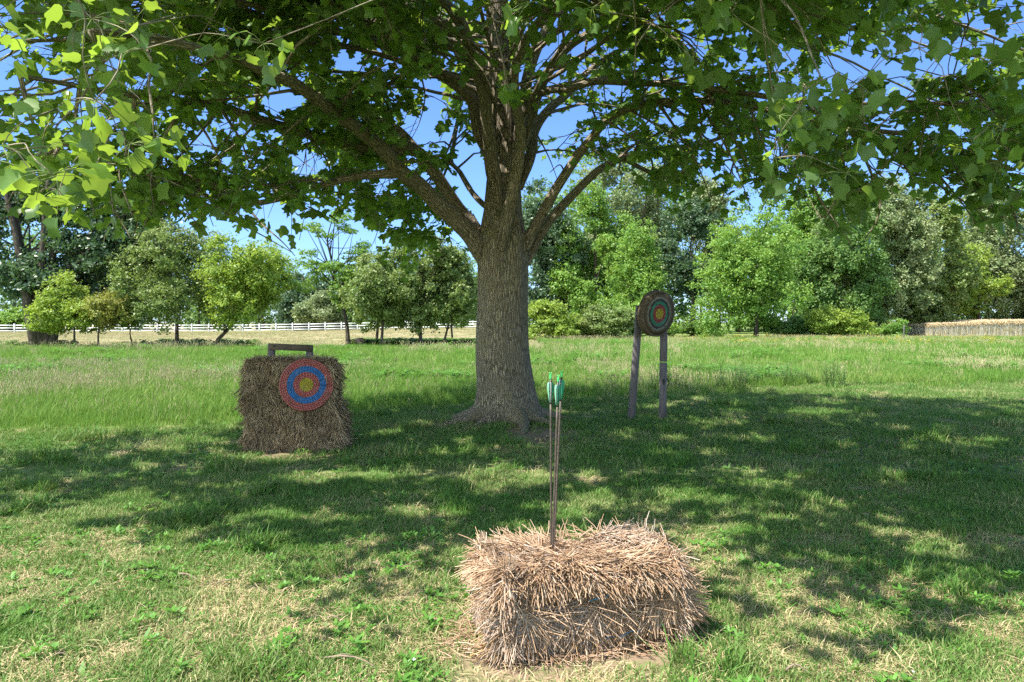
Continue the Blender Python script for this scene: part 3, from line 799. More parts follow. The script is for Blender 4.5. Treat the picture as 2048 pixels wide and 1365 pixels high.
def build_tulip_tree():
    # ---- trunk: leader and the roots of the limbs melted into one surface
    lead = smooth_path(leader_path(), 6)
    zr = np.array([-0.25, 0.0, 0.12, 0.3, 0.6, 1.2, 1.9, 2.4, 2.9, 3.3, 4.4, 5.5, 6.6, 8.6, 10.6, 12.5])
    rr = np.array([0.68, 0.62, 0.545, 0.495, 0.45, 0.415, 0.39, 0.385, 0.36, 0.29, 0.215, 0.185, 0.15, 0.11, 0.06, 0.03])
    G = Geo(); segs = []
    zs = np.concatenate([np.linspace(-0.25, 0.9, 18), np.linspace(1.0, 12.4, 70)])
    th = np.linspace(0, 2 * np.pi, 40, endpoint=False)
    rings = []
    for z in zs:
        c = np.array([np.interp(z, lead[:, 2], lead[:, 0]), np.interp(z, lead[:, 2], lead[:, 1])])
        rad = np.interp(z, zr, rr)
        fl = np.exp(-max(z, 0) / 0.40)
        k = 1 + 0.16 * fl * np.cos(5 * th + 0.6) + 0.10 * fl * np.cos(3 * th + 2.0) + 0.018 * np.sin(7 * th + z * 0.6) + 0.02 * np.sin(3 * th - z * 0.9 + 1)
        k = k + 0.05 * sst(1.6, 2.8, z) * np.sin(6 * th + 0.5)
        rings.append(np.stack([c[0] + rad * k * np.cos(th), c[1] + rad * k * np.sin(th), np.full(40, z)], -1))
    V = np.concatenate(rings); m = len(zs); idx = np.arange(m * 40).reshape(m, 40)
    a, b = idx[:-1], idx[1:]
    q = np.stack([a, np.roll(a, -1, 1), np.roll(b, -1, 1), b], -1).reshape(-1, 4)
    G.add(V, [q, idx[:1, ::-1], idx[-1:]])
    segs += [(lead[i], lead[i + 1]) for i in range(len(lead) - 1)]; nlead = len(segs); segs_s = []; seg_r = [float(np.interp(p_[2], zr, rr)) for p_ in lead[:-1]]
    # surface roots
    for az, ln in ((-150, 0.75), (-118, 0.5), (-75, 0.9), (-40, 0.7), (5, 0.7), (60, 0.6), (130, 0.7), (178, 0.6)):
        d = np.array([math.cos(R(az)), math.sin(R(az)), 0])
        pt = np.array([B0 + d * (0.35 + ln * 1.15 * t) + np.array([0, 0, 0.30 - 0.27 * t ** 0.6]) + np.array([-d[1], d[0], 0]) * 0.08 * math.sin(t * 4 + az) for t in np.linspace(0, 1, 8)])
        v, f, _ = btubes(pt[None], np.linspace(0.13, 0.03, 8)[None], 10); G.add(v, f)
        segs += [(pt[i], pt[i + 1]) for i in range(7)]; segs_s += [pt[i][2] for i in range(7)]; seg_r += list(np.linspace(0.16, 0.05, 7))
    limb_data = []
    for i, (pts, r0, r1) in enumerate(LIMBS):
        sp = smooth_path(pts, 5)
        wob = np.stack([vnoise(sp[:, 2] * 3 + i, sp[:, 0] * 3, 1.0, i + j) - 0.5 for j in range(3)], -1)
        s = np.concatenate([[0], np.cumsum(np.linalg.norm(np.diff(sp, axis=0), axis=1))])
        sp = sp + wob * 0.05 * np.clip(s / 1.5, 0, 1)[:, None]
        t = s / s[-1]
        r0 = r0 * 0.80; rad = r1 * 0.8 + (r0 - r1 * 0.8) * (1 - t) ** 1.15 + r0 * 0.35 * np.exp(-s / 0.35)
        if not (i in (1, 2, 4, 7, 18) or HANG0 <= i < HANG1): rad = rad * (0.40 + 0.60 * sst(0.0, 0.6, s))
        if i >= N_SEEN and i < len(LIMBS) - 2:            # a limb ends where its shade would pass the edge of the shaded lawn
            sh = sp - SUN[None] * (sp[:, 2] / SUN[2])[:, None]; gx, gy = proj(sh)
            bad = (sh[:, 1] > 2.3) & (gx > -100) & (gx < 2150) & (gy > np.interp(gx, NEARX, NEARY) - 10) & (gy < 1420) & (s > 2.5)
            if bad.any():
                kc = max(8, int(bad.argmax())); sp, rad, s = sp[:kc], rad[:kc] - (rad[kc - 1] - 0.012), s[:kc]
        limb_data.append((sp, rad, s))
        on_limb = i in (1, 2, 4, 7, 18) or HANG0 <= i < HANG1
        L0 = 1.15 if not on_limb else 0.0
        if L0 > 0:
            k = max(3, int(np.searchsorted(s, L0)) + 1)
            v, f, _ = btubes(sp[None, :k], rad[None, :k], 14); G.add(v, f)
            segs += [(sp[j], sp[j + 1]) for j in range(k - 1)]; segs_s += [s[j] for j in range(k - 1)]; seg_r += [rad[j] for j in range(k - 1)]
    tmp = G.build('trunk_source', [M_bark])
    md = tmp.modifiers.new('melt', 'REMESH'); md.mode = 'VOXEL'; md.voxel_size = 0.021
    sm = tmp.modifiers.new('soften', 'SMOOTH'); sm.factor = 0.5; sm.iterations = 8
    dg = bpy.context.evaluated_depsgraph_get()
    me = bpy.data.meshes.new_from_object(tmp.evaluated_get(dg))
    bpy.data.objects.remove(tmp)
    n = len(me.vertices); co = np.empty(n * 3, np.float32); me.vertices.foreach_get('co', co); co = co.reshape(-1, 3).astype(float)
    # bark coordinates along the nearest stretch of limb
    A = np.array([s[0] for s in segs]); B = np.array([s[1] for s in segs]); AB = B - A; l2 = (AB ** 2).sum(1)
    vec = np.zeros((n, 3)); S0 = np.concatenate([np.zeros(nlead), np.array(segs_s)]); SR = np.array(seg_r)
    for c0 in range(0, n, 4000):
        pch = co[c0:c0 + 4000]
        t = np.clip(((pch[:, None] - A) * AB).sum(2) / l2, 0, 1)
        dd = np.linalg.norm(pch[:, None] - (A + t[..., None] * AB), axis=2)
        j = (dd / SR).argmin(1); ii = np.arange(len(pch))
        near = A[j] + t[ii, j][:, None] * AB[j]
        perp = pch - near; al = S0[j] + t[ii, j] * np.sqrt(l2[j])
        ld_ = j < nlead + 56
        ax_ = np.stack([np.interp(pch[:, 2], lead[:, 2], lead[:, q]) for q in range(2)], -1)
        perp[ld_, :2] = (pch[:, :2] - ax_)[ld_]; perp[ld_, 2] = 0; al[ld_] = pch[ld_, 2]
        vec[c0:c0 + 4000] = np.stack([perp[:, 0], perp[:, 1] + 0.5 * perp[:, 2], al], -1)
    me.validate()
    if 'crd' in me.attributes: me.attributes.remove(me.attributes['crd'])
    at = me.attributes.new('crd', 'FLOAT_VECTOR', 'POINT'); at.data.foreach_set('vector', vec.ravel().astype(np.float32))
    me.vertices.foreach_set('co', (co - B0).ravel().astype(np.float32))
    me.polygons.foreach_set('use_smooth', np.ones(len(me.polygons), bool))
    me.materials.clear(); me.materials.append(M_bark); me.name = 'trunk'; me.update()
    tr = bpy.data.objects.new('trunk', me); COL.objects.link(tr); tr.parent = tree

    # ---- side branches and twigs grow from the limbs
    leaves_p, leaves_d, leaves_t = [], [], []
    ntw = 0
    for i, (sp, rad, s) in enumerate(limb_data):
        G = Geo()
        on_limb = i in (1, 2, 4, 7, 18) or HANG0 <= i < HANG1
        k0 = 0 if on_limb else max(0, int(np.searchsorted(s, 0.95)) - 1)
        v, f, c = btubes(sp[None, k0:], rad[None, k0:] * 0.995, 10); G.add(v, f, 0, c)
        tot = s[-1]
        upper = i >= N_SEEN and i < len(LIMBS) - 2
        sec_P, sec_R, tw_P, tw_R, tw_S, t_base = [], [], [], [], [], ntw
        a0 = 0.32 if not on_limb else 0.2
        step = 0.22 if not (HANG0 <= i < HANG1) else 0.13
        pos = np.arange(max(1.1 if not on_limb else 0.4, a0 * tot), tot, step)
        side = 1
        for q_ in pos:
            t = q_ / tot
            p = np.array([np.interp(q_, s, sp[:, j]) for j in range(3)])
            p2 = np.array([np.interp(min(q_ + 0.1, tot), s, sp[:, j]) for j in range(3)])
            dr = p2 - p; dr /= np.linalg.norm(dr) + 1e-9
            lat = np.cross(dr, [0, 0, 1.0]); lat /= np.linalg.norm(lat) + 1e-9
            side = -side
            up = np.cross(lat, dr)
            ang = rt.normal(0, 0.5)
            sd = dr * rt.uniform(0.35, 0.9) + lat * side * math.cos(ang) + up * (math.sin(ang) + 0.15)
            sd /= np.linalg.norm(sd)
            ln = rt.uniform(0.9, 2.1) * (1.15 - 0.5 * t)
            m = 7
            u = np.linspace(0, 1, m)
            droop = rt.uniform(0.1, 0.5) * ln
            pp = p + sd * (u * ln)[:, None] + np.array([0, 0, -1.0]) * (droop * u ** 2.2)[:, None] + np.cumsum(rt.normal(0, 0.03, (m, 3)), 0) * (u > 0)[:, None]
            rb = min(0.024, np.interp(q_, s, rad) * 0.55)
            sec_P.append(pp); sec_R.append(np.linspace(rb, 0.005, m))
            for w in np.arange(0.22, 1.01, 0.115):
                b0 = p + sd * (w * ln) + np.array([0, 0, -1.0]) * (droop * w ** 2.2)
                ii = int(round(w * (m - 1))); b0 = pp[ii] if w < 1 else pp[-1]
                td = sd * rt.uniform(0.3, 1.0) + rt.normal(0, 0.65, 3); td[2] = td[2] * 0.7 + 0.02
                td /= np.linalg.norm(td)
                tl = rt.uniform(0.25, 0.6)
                uu = np.linspace(0, 1, 4)
                tp = b0 + td * (uu * tl)[:, None] + np.array([0, 0, -1.0]) * (rt.uniform(0.05, 0.35) * tl * uu ** 2)[:, None]
                tw_P.append(tp); tw_R.append(np.linspace(0.006, 0.0025, 4)); tw_S.append(len(sec_P) - 1); ntw += 1
                for z in np.linspace(0.25, 1.0, 6):
                    leaves_t.append(ntw - 1); leaves_p.append(tp[0] + (tp[-1] - tp[0]) * z); leaves_d.append(td + rt.normal(0, 0.75, 3))
                for z in range(2):
                    leaves_t.append(ntw - 1); leaves_p.append(tp[-1]); leaves_d.append(td + rt.normal(0, 0.8, 3))
        limb_data[i] = (G, sec_P, sec_R, tw_P, tw_R, tw_S)
    lp = np.array(leaves_p); ld = np.array(leaves_d)
    return limb_data, lp, ld, np.array(leaves_t)


limb_data, LP, LD, LT = build_tulip_tree()

# --- shape of the canopy: how low it hangs, where it is open, and where its shade falls
LOWX = np.array([-400, 0, 100, 200, 260, 330, 400, 440, 520, 580, 600, 640, 690, 715, 735, 800, 900, 940, 1000, 1075, 1100, 1200, 1270, 1300, 1420, 1480, 1500, 1580, 1620, 1700, 1760, 1800, 1900, 1950, 2000, 2048, 2450])
LOWY = np.array([450, 430, 430, 455, 500, 430, 455, 425, 508, 535, 450, 440, 445, 440, 520, 540, 520, 480, 330, 320, 355, 330, 360, 400, 430, 420, 395, 400, 460, 490, 480, 370, 390, 430, 460, 475, 500])
OPEN = [(615, 325, 34, 26), (530, 424, 30, 13), (612, 490, 20, 30), (712, 475, 15, 35), (865, 195, 22, 45), (825, 262, 25, 28), (1300, 325, 30, 14), (1135, 240, 18, 16),
        (1425, 350, 24, 28), (1395, 85, 30, 25), (1700, 130, 40, 25), (1860, 110, 60, 45), (1640, 385, 25, 15), (770, 365, 16, 16), (905, 110, 14, 40),
        (1105, 145, 14, 25), (690, 130, 25, 14), (560, 195, 40, 15), (230, 120, 25, 15), (930, 320, 22, 45), (1210, 262, 12, 14), (1790, 330, 28, 12), (1560, 300, 22, 10)]
rg = np.random.default_rng(77)
for _k in range(45):
    OPEN.append((rg.uniform(150, 2040), rg.uniform(0, 340), rg.uniform(9, 26), rg.uniform(8, 22)))
LIT = [(540, 915, 110, 12), (620, 960, 60, 13), (720, 955, 100, 11), (280, 1010, 60, 22), (860, 1025, 90, 16), (1000, 955, 90, 26), (1200, 1000, 40, 13), (560, 1090, 60, 17), (480, 1100, 40, 22),
       (780, 870, 40, 7), (1450, 845, 80, 7), (1530, 880, 30, 7), (1250, 875, 30, 7), (1700, 890, 30, 9), (1490, 940, 55, 8), (1370, 990, 50, 13), (1790, 970, 35, 17), (1920, 1100, 45, 28),
       (1480, 1065, 40, 16), (1590, 1180, 60, 25), (1700, 1240, 80, 25), (2000, 1270, 80, 50), (1900, 1190, 60, 18), (1450, 1330, 90, 45), (1080, 955, 40, 14), (80, 1000, 50, 16), (1130, 1030, 60, 18),
       (1980, 890, 40, 8), (1620, 830, 50, 6), (1340, 905, 20, 6), (960, 905, 40, 8), (400, 880, 60, 6), (1180, 960, 25, 8), (1640, 1010, 30, 12), (660, 1040, 40, 14), (1560, 1290, 60, 22), (150, 1080, 70, 16)]


for _k in range(60):
    LIT.append((rg.uniform(100, 2000), rg.uniform(800, 1060), rg.uniform(14, 40), rg.uniform(3, 9)))


def sculpt(p, jit):
    px, py = proj(p); n = len(p)
    front = p[:, 1] > 0.6
    low = np.interp(px, LOWX, LOWY)
    drop = front & (py > low + jit.normal(0, 22, n)) & (px > -350) & (px < 2400)
    for cx, cy, rx, ry in OPEN:
        e = np.hypot((px - cx) / rx, (py - cy) / ry)
        drop |= front & (p[:, 1] > 5) & (e < 1 + jit.normal(0, 0.18, n)) & (jit.uniform(0, 1, n) < 0.93)
    # shade on the ground
    s = p - SUN[None] * (p[:, 2] / SUN[2])[:, None]
    gx, gy = proj(s)
    inview = (s[:, 1] > 2.3) & (gx > -250) & (gx < 2300)
    drop |= inview & ((gy > np.interp(gx, NEARX, NEARY) + jit.normal(0, 14, n)) & (gy < 1400))
    drop |= inview & (gy < np.interp(gx, FARX, FARY) + jit.normal(0, 4, n))
    for cx, cy, rx, ry in LIT:
        e = np.hypot((gx - cx) / rx, (gy - cy) / ry)
        drop |= inview & (e < 0.95 + jit.normal(0, 0.15, n)) & (jit.uniform(0, 1, n) < 0.94)
    return drop


def leaf_template():
    h = [(0, 0), (.20, -.02), (.40, .10), (.52, .32), (.38, .45), (.34, .58), (.45, .86), (.22, .87), (0, .78), (0, .40), (0, .58)]
    xs = np.array([a for a, b in h] + [-a for a, b in h[1:8]]); ys = np.array([b for a, b in h] + [b for a, b in h[1:8]])
    z = 0.22 * np.abs(xs) - 0.22 * ys * ys
    Rr = [[0, 1, 2, 3, 4, 9], [9, 4, 5, 10], [10, 5, 6, 7, 8]]
    mp = {0: 0, 9: 9, 10: 10, 8: 8, **{k: k + 10 for k in range(1, 8)}}
    Lf = [[mp[k] for k in f][::-1] for f in Rr]
    return np.stack([xs, ys, z], -1), Rr, Lf


LEAF_V, LEAF_R, LEAF_L = leaf_template()


def leaf_mesh(G, p, d, size, jit, tilt=0.75, mi=0, st=0.35):
    """leaves at p, pointing along d, their faces mostly up"""
    n = len(p)
    d = d / (np.linalg.norm(d, axis=1, keepdims=True) + 1e-9)
    d[:, 2] = d[:, 2] * 0.6 - 0.30
    d /= np.linalg.norm(d, axis=1, keepdims=True)
    up = np.array([0, 0, 1.0]) + jit.normal(0, tilt, (n, 3)) * 0.62
    x = np.cross(d, up); x /= np.linalg.norm(x, axis=1, keepdims=True) + 1e-9
    z = np.cross(x, d)
    T = LEAF_V[None] * np.ones((n, 1, 1))
    T[:, :, 0] *= jit.uniform(0.78, 1.15, n)[:, None] * (1 + jit.normal(0, 0.12, n)[:, None] * np.sign(LEAF_V[None, :, 0]))
    T[:, :, 2] *= jit.uniform(-0.3, 1.9, n)[:, None]
    T[:, :, 2] -= jit.normal(0.12, 0.22, n)[:, None] * T[:, :, 1] ** 2 + jit.normal(0, 0.3, n)[:, None] * T[:, :, 0] ** 2
    T[:, :, 2] += jit.normal(0, 0.10, n)[:, None] * T[:, :, 0]
    V = p[:, None] + (T[:, :, :1] * x[:, None] + (T[:, :, 1:2] + st) * d[:, None] + T[:, :, 2:] * z[:, None]) * size[:, None, None]
    m = len(LEAF_V); b = (np.arange(n) * m)[:, None]
    G.add(V.reshape(-1, 3), [b + np.array([f]) for f in LEAF_R + LEAF_L], mi, np.tile(LEAF_V, (n, 1)))
    return d


def finish_tulip_tree():
    jit = np.random.default_rng(17)
    px, py = proj(LP)
    upper = LP[:, 2] > 6.3
    n = len(LP)
    size = jit.uniform(0.085, 0.165, n) * np.where(upper, 1.5, 1.0)
    tipp = LP + LD / (np.linalg.norm(LD, axis=1, keepdims=True) + 1e-9) * 0.08
    keep_tw, kept = [], []
    for G, sP, sR, tP, tR, tS in limb_data:
        if not sP:
            kept.append(None); continue
        sP, sR, tP, tR, tS = [np.array(a) for a in (sP, sR, tP, tR, tS)]
        ds = sculpt(sP[:, -1], jit) | sculpt(sP[:, 3], jit)
        mid = sP[:, 3]; ds |= (np.linalg.norm(mid - np.array([0, 0, CAMH]), axis=1) < 5.6) & (mid[:, 2] < 5.5) & (np.abs(proj(mid)[0] - CX) < 1150) & (proj(mid)[1] > -120)
        dt = sculpt(tP[:, -1], jit) | ds[tS]
        kept.append((sP, sR, tP, tR, tS, ds, dt)); keep_tw.append(~dt)
    keep_tw = np.concatenate(keep_tw)
    drop = sculpt(tipp, jit) | ~keep_tw[LT]
    dist = np.linalg.norm(LP - np.array([0, 0, CAMH]), axis=1)
    drop |= upper & (jit.uniform(0, 1, n) < 0.36)
    drop |= (px > 780) & (px < 1280) & (py < 330) & (LP[:, 1] > 5) & ~upper & (jit.uniform(0, 1, n) < 0.25)
    drop |= (dist < 5.6) & (LP[:, 2] < 5.5) & (jit.uniform(0, 1, n) < 0.5) & (np.abs(px - CX) < 1150) & (py > -120)
    # no leaf closer than an arm's length to the camera
    drop |= (np.linalg.norm(LP - np.array([0, 0, CAMH]), axis=1) < 2.2)
    k = ~drop
    # a twig that has lost its leaves goes, and so does a branch that has lost its twigs
    cnt = np.bincount(LT[k], minlength=len(keep_tw)); o_ = 0
    for q, kp in enumerate(kept):
        if kp is None:
            continue
        sP, sR, tP, tR, tS, ds, dt = kp
        good = ~dt & (cnt[o_:o_ + len(tP)] >= 2); o_ += len(tP)
        gs = np.bincount(tS[good], minlength=len(sP)) >= 2
        good2 = good & gs[tS]
        kept[q] = (sP[gs], sR[gs], tP[good2], tR[good2])
    G = Geo()
    leaf_mesh(G, LP[k], LD[k].copy(), size[k], jit)
    print('leaves', int(k.sum()), 'of', n)
    # near sprays of large leaves hanging at both sides of the picture
    bases = [np.array([-2.0, 3.3, 3.1]), np.array([1.66, 3.9, 2.9])]
    allp, Pt, Rd, hubs = [], [], [], []
    for (cx, cy, d0, d1, rx, ry, cnt) in ((90, 80, 3.3, 4.4, 120, 110, 34), (240, 100, 3.6, 4.8, 110, 80, 26), (70, 290, 3.0, 3.9, 100, 120, 40), (180, 230, 3.2, 4.2, 90, 90, 26), (300, 270, 3.3, 4.0, 50, 60, 16), (50, 400, 3.4, 4.6, 70, 50, 14),
                                          (440, 60, 4.0, 5.4, 120, 60, 26), (1640, 150, 3.9, 4.8, 90, 70, 30), (1600, 210, 3.9, 4.8, 70, 60, 16), (1690, 300, 3.8, 4.6, 60, 70, 14), (1560, 270, 4.2, 5.0, 60, 60, 12), (1830, 60, 4.2, 5.2, 90, 60, 18), (1980, 90, 4.0, 5.0, 70, 80, 18),
                                          (1990, 330, 4.4, 5.4, 70, 90, 20), (1030, 5, 4.4, 5.0, 60, 18, 6), (1420, 30, 4.6, 5.4, 90, 40, 18), (1240, 10, 5.0, 5.6, 60, 25, 8)):
        for h in range(0, int(cnt), 7):
            a = jit.uniform(0, 6.28); rr_ = math.sqrt(jit.uniform(0, 1))
            hub = P(cx + rx * rr_ * math.cos(a), cy + ry * rr_ * math.sin(a), jit.uniform(d0, d1)); hubs.append(hub)
            for q in range(min(7, int(cnt) - h)):
                e = jit.normal(0, 1, 3); e[2] = e[2] * 0.7 - 0.25; e = e / np.linalg.norm(e) * jit.uniform(0.06, 0.17)
                allp.append((hub + e, e)); Pt.append([hub, hub + e * 0.5 + np.array([0, 0, 0.012]), hub + e]); Rd.append([0.0022, 0.0016, 0.0013])
    sp = np.array([a for a, b in allp]); dd = np.array([b for a, b in allp]) * 8 + jit.normal(0, 0.35, (len(allp), 3))
    leaf_mesh(G, sp.copy(), dd, jit.uniform(0.070, 0.125, len(sp)) * jit.choice([1, 1, 1, 0.6], len(sp)), jit, 1.15, 0, 0.0)
    G.build('crown', [M_leaf], tree, smooth=True)
    # stalks and twigs that carry the near sprays: each twig joins the next one on the way to its limb
    hubs = np.array(hubs); Pt = np.array(Pt); Rd = np.array(Rd)
    for b, sel, hs in ((bases[0], Pt[:, 0, 0] < 0.3, hubs[hubs[:, 0] < 0.3]), (bases[1], Pt[:, 0, 0] >= 0.3, hubs[hubs[:, 0] >= 0.3])):
        TWG = Geo(); v, f, c = btubes(Pt[sel], Rd[sel], 5); TWG.add(v, f, 0, c)
        tp, tr_ = [], []
        for hub in hs:
            own = np.linalg.norm(hub - b)
            cand = [q for q in hs if np.linalg.norm(q - b) < own - 0.08] + [b]
            nx = min(cand, key=lambda q: np.linalg.norm(q - hub))
            u = np.linspace(0, 1, 7)[:, None]; gap = np.linalg.norm(hub - nx)
            tp.append(nx + (hub - nx) * u + np.array([0, 0, 1.0]) * 0.12 * gap * np.sin(u * np.pi) + np.array([0.06 * gap, 0, 0]) * np.sin(u * 2 * np.pi)); tr_.append(np.linspace(0.0038, 0.002, 7))
        v, f, c = btubes(np.array(tp), np.array(tr_), 6); TWG.add(v, f, 1, c)
        TWG.build('twig_spray', [M_petiole, M_limb], tree, smooth=True)
    # limbs with their branches
    for (G, *_), kp in zip(limb_data, kept):
        if kp is not None:
            if len(kp[0]):
                v, f, c = btubes(kp[0], kp[1], 6); G.add(v, f, 0, c)
            if len(kp[2]):
                v, f, c = btubes(kp[2], kp[3], 4); G.add(v, f, 0, c)
        G.build('limb', [M_limb], tree, smooth=True)


finish_tulip_tree()


# ------------------------------------------------------------------ straw bales
def straws(G, p, d, ln, rad, r, bend=0.06, mi=0, n=4):
    d = d / (np.linalg.norm(d, axis=1, keepdims=True) + 1e-9)
    N = len(p)
    b = r.normal(0, 1, (N, 3)) * (bend * ln)[:, None]; b[:, 2] -= bend * ln
    pt = np.stack([p, p + d * (ln * 0.5)[:, None] - b * 0.25, p + d * ln[:, None] + b * 0.6], 1)
    rd = np.stack([rad, rad, rad * 0.75], 1)
    v, f, _ = btubes(pt, rd, n, False); G.add(v, f, mi)


def core_box(c, ang, hx, hy, z0, z1, r, rough=0.03):
    """lumpy body of a bale"""
    nx, ny, nz = 22, 12, 12
    def face(o, a, b, na, nb):
        A, B = np.meshgrid(np.linspace(-1, 1, na), np.linspace(-1, 1, nb))
        V = o + A[..., None] * a + B[..., None] * b
        i = np.arange(na * nb).reshape(nb, na)
        return V.reshape(-1, 3), np.stack([i[:-1, :-1], i[:-1, 1:], i[1:, 1:], i[1:, :-1]], -1).reshape(-1, 4)
    ca, sa = math.cos(ang), math.sin(ang)
    ex, ey, ez = np.array([ca, sa, 0]), np.array([-sa, ca, 0]), np.array([0, 0, 1.0])
    hz = (z1 - z0) / 2; o = np.array([c[0], c[1], (z0 + z1) / 2])
    G = Geo()
    for oo, a, b, na, nb in ((o + ez * hz, ex * hx, ey * hy, nx, ny), (o - ez * hz, ex * hx, -ey * hy, nx, ny), (o - ey * hy, ex * hx, ez * hz, nx, nz), (o + ey * hy, -ex * hx, ez * hz, nx, nz), (o + ex * hx, ey * hy, ez * hz, ny, nz), (o - ex * hx, -ey * hy, ez * hz, ny, nz)):
        V, q = face(oo, a, b, na, nb)
        l = V - o; w = vnoise(V[:, 0] * 9 + V[:, 2] * 7, V[:, 1] * 9 - V[:, 2] * 5, 1.0, 3) - 0.5
        k = np.stack([(l @ ex) / hx, (l @ ey) / hy, (l @ ez) / hz], -1)
        sh = 1 - 0.06 * np.clip((np.abs(k) ** 6).sum(1) - 1, 0, 2) / 2
        V = o + l * (sh + w * rough)[:, None]
        G.add(V, q)
    return G, ex, ey, ez, o, hx, hy, hz


def front_bale():
    r = np.random.default_rng(3)
    mc = flat_mat('straw_core', (0.26, 0.165, 0.095), 0.9, 0.5, 30)
    ms = straw_mat('straw_stem', [(0.21, 0.122, 0.066), (0.45, 0.295, 0.182), (0.65, 0.475, 0.33), (0.39, 0.235, 0.13), (0.59, 0.445, 0.32)])
    mg = straw_mat('straw_grey_stem', [(0.27, 0.19, 0.14), (0.48, 0.38, 0.30), (0.62, 0.51, 0.42)])
    mo = straw_mat('straw_ochre_stem', [(0.24, 0.14, 0.055), (0.48, 0.29, 0.11), (0.56, 0.40, 0.22)])
    t = thing('straw_bale', (0.30, 3.79, 0.0), 'loose tan straw bale in the foreground with three arrows stuck in its top', 'straw bale', 'straw bales')
    G, ex, ey, ez, o, hx, hy, hz = core_box((0.335, 3.77), R(16), 0.440, 0.208, 0.0, 0.40, r, 0.04)
    hx, hy, hz = 0.475, 0.245, 0.215; o = o + ez * 0.015
    G.build('bale_core', [mc], t, smooth=True)
    S = Geo()
    def lay(n, p, nrm, d, out, sd, lo, hi, mi, r0=0.0013, r1=0.0031, sink=0.014):
        d = d - nrm * (d @ nrm)[:, None]; d /= np.linalg.norm(d, axis=1, keepdims=True) + 1e-9
        t1 = np.cross(nrm, d); a = r.normal(0, sd, n); d = d * np.cos(a)[:, None] + t1 * np.sin(a)[:, None]
        d = d + nrm * np.clip(r.normal(0, 0.16, n) + out + (r.uniform(0, 1, n) < 0.035) * r.uniform(0.2, 0.8, n), -0.75, 1.4)[:, None]
        ln = r.uniform(lo, hi, n); rd = r.uniform(r0, r1, n); q = p - nrm * r.uniform(0, sink, n)[:, None]
        for k in np.unique(mi):
            m = mi == k; straws(S, q[m], d[m], ln[m], rd[m], r, 0.07, int(k))
    # top: left end combed to the left and up, middle towards the front, right end fanned out
    n = 15000
    u, v = r.uniform(-1, 1, n), r.uniform(-1, 1, n)
    hump = 0.045 * np.exp(-((u - 0.6) / 0.3) ** 2 - ((v - 0.6) / 0.5) ** 2) + 0.025 * np.exp(-((u + 0.55) / 0.4) ** 2) - 0.012 * np.exp(-((u - 0.25) / 0.3) ** 2 - ((v + 0.1) / 0.5) ** 2) + 0.015 * np.sin(u * 11 + v * 4)
    edge = np.maximum(np.abs(u), np.abs(v))
    p = o + ex * (u * hx)[:, None] + ey * (v * hy)[:, None] + ez * (hz - 0.025 - 0.06 * edge ** 5 + hump)[:, None]
    sw = vnoise(u * 3, v * 2, 0.5, 9) * 2 - 1
    fx = np.interp(u, [-1, -0.4, 0.1, 0.6, 1], [-1.0, -0.7, 0.15, 0.6, 0.9]) + 0.6 * sw; fy = np.interp(u, [-1, -0.4, 0.1, 0.6, 1], [0.25, 0.05, -0.9, -0.7, -0.2]) + 0.5 * v + 0.5 * sw
    lay(n, p, ez, ex * fx[:, None] + ey * fy[:, None], 0.06 - 0.62 * sst(0.72, 1.0, edge), 0.8, 0.05, 0.16, np.where(r.uniform(0, 1, n) < np.where((u > 0.1) & (v > 0), 0.6, 0.12), 1, 0))
    # front: a shaggy lip above the upper twine, matted hanging stems below
    n = 19000
    u, w = r.uniform(-1, 1, n), r.uniform(-1, 1, n)
    groove = 0.006 * np.exp(-((w - 0.30 - 0.05 * np.sin(u * 4)) / 0.10) ** 2) + 0.03 * np.exp(-((w + 0.62) / 0.1) ** 2)
    belly = 0.045 * np.exp(-((w + 0.15) / 0.4) ** 2) + 0.022 * np.sin(u * 6 + w * 3) * np.sin(w * 5 - u * 2)
    top = w > 0.34 + 0.06 * np.sin(u * 5)
    p = o + ex * (u * hx)[:, None] + ez * (w * hz)[:, None] - ey * (hy - 0.030 - groove + belly - 0.012 * top)[:, None]
    lump = np.sin(u * 7 + 1.0 + w * 3) * 0.6 + np.sin(u * 15 + w * 6) * 0.5
    fx = lump * np.interp(u, [-1, -0.2, 0.1, 1], [0.25, 0.3, 0.9, 0.9]) + 0.15 * u; fz = np.where(top, -0.6, -0.8 + 0.5 * (u > 0) * np.sin(u * 13 + w * 8))
    mi = np.where((w < -0.28) & (r.uniform(0, 1, n) < 0.65), 2, np.where(~top & (u < 0.05) & (r.uniform(0, 1, n) < 0.55), 1, 0))
    k = top
    lay(int(k.sum()), p[k], -ey, (ex * fx[:, None] + ez * fz[:, None])[k], 0.10, 0.8, 0.05, 0.14, mi[k])
    lay(int((~k).sum()), p[~k], -ey, (ex * fx[:, None] + ez * fz[:, None])[~k], np.where(w < -0.45, 0.02, 0.14)[~k], 0.75, 0.06, 0.19, mi[~k])
    # ends
    for sgn in (1, -1):
        n = 6500
        v, w = r.uniform(-1, 1, n), r.uniform(-1, 1, n)
        p = o + ex * (sgn * (hx - 0.02 + 0.02 * np.sin(v * 5 + w * 4)))[:, None] + ey * (v * hy)[:, None] + ez * (w * hz)[:, None]
        d = ez * (-0.7 + 0.5 * (w > 0.6))[:, None] + ey * (-0.3 + 0.5 * np.sin(v * 6 + w * 5))[:, None]
        lay(n, p, ex * sgn, d, 0.06, 0.8, 0.05, 0.16, np.where(r.uniform(0, 1, n) < 0.5, 1, 0))
    # back
    n = 1800
    u, w = r.uniform(-1, 1, n), r.uniform(-1, 1, n)
    p = o + ex * (u * hx)[:, None] + ez * (w * hz)[:, None] + ey * (hy - 0.03)
    d = ey * 0.5 + ez * (-0.5 + 0.6 * w + r.normal(0, 0.3, n))[:, None] + ex * r.normal(0, 0.4, n)[:, None]
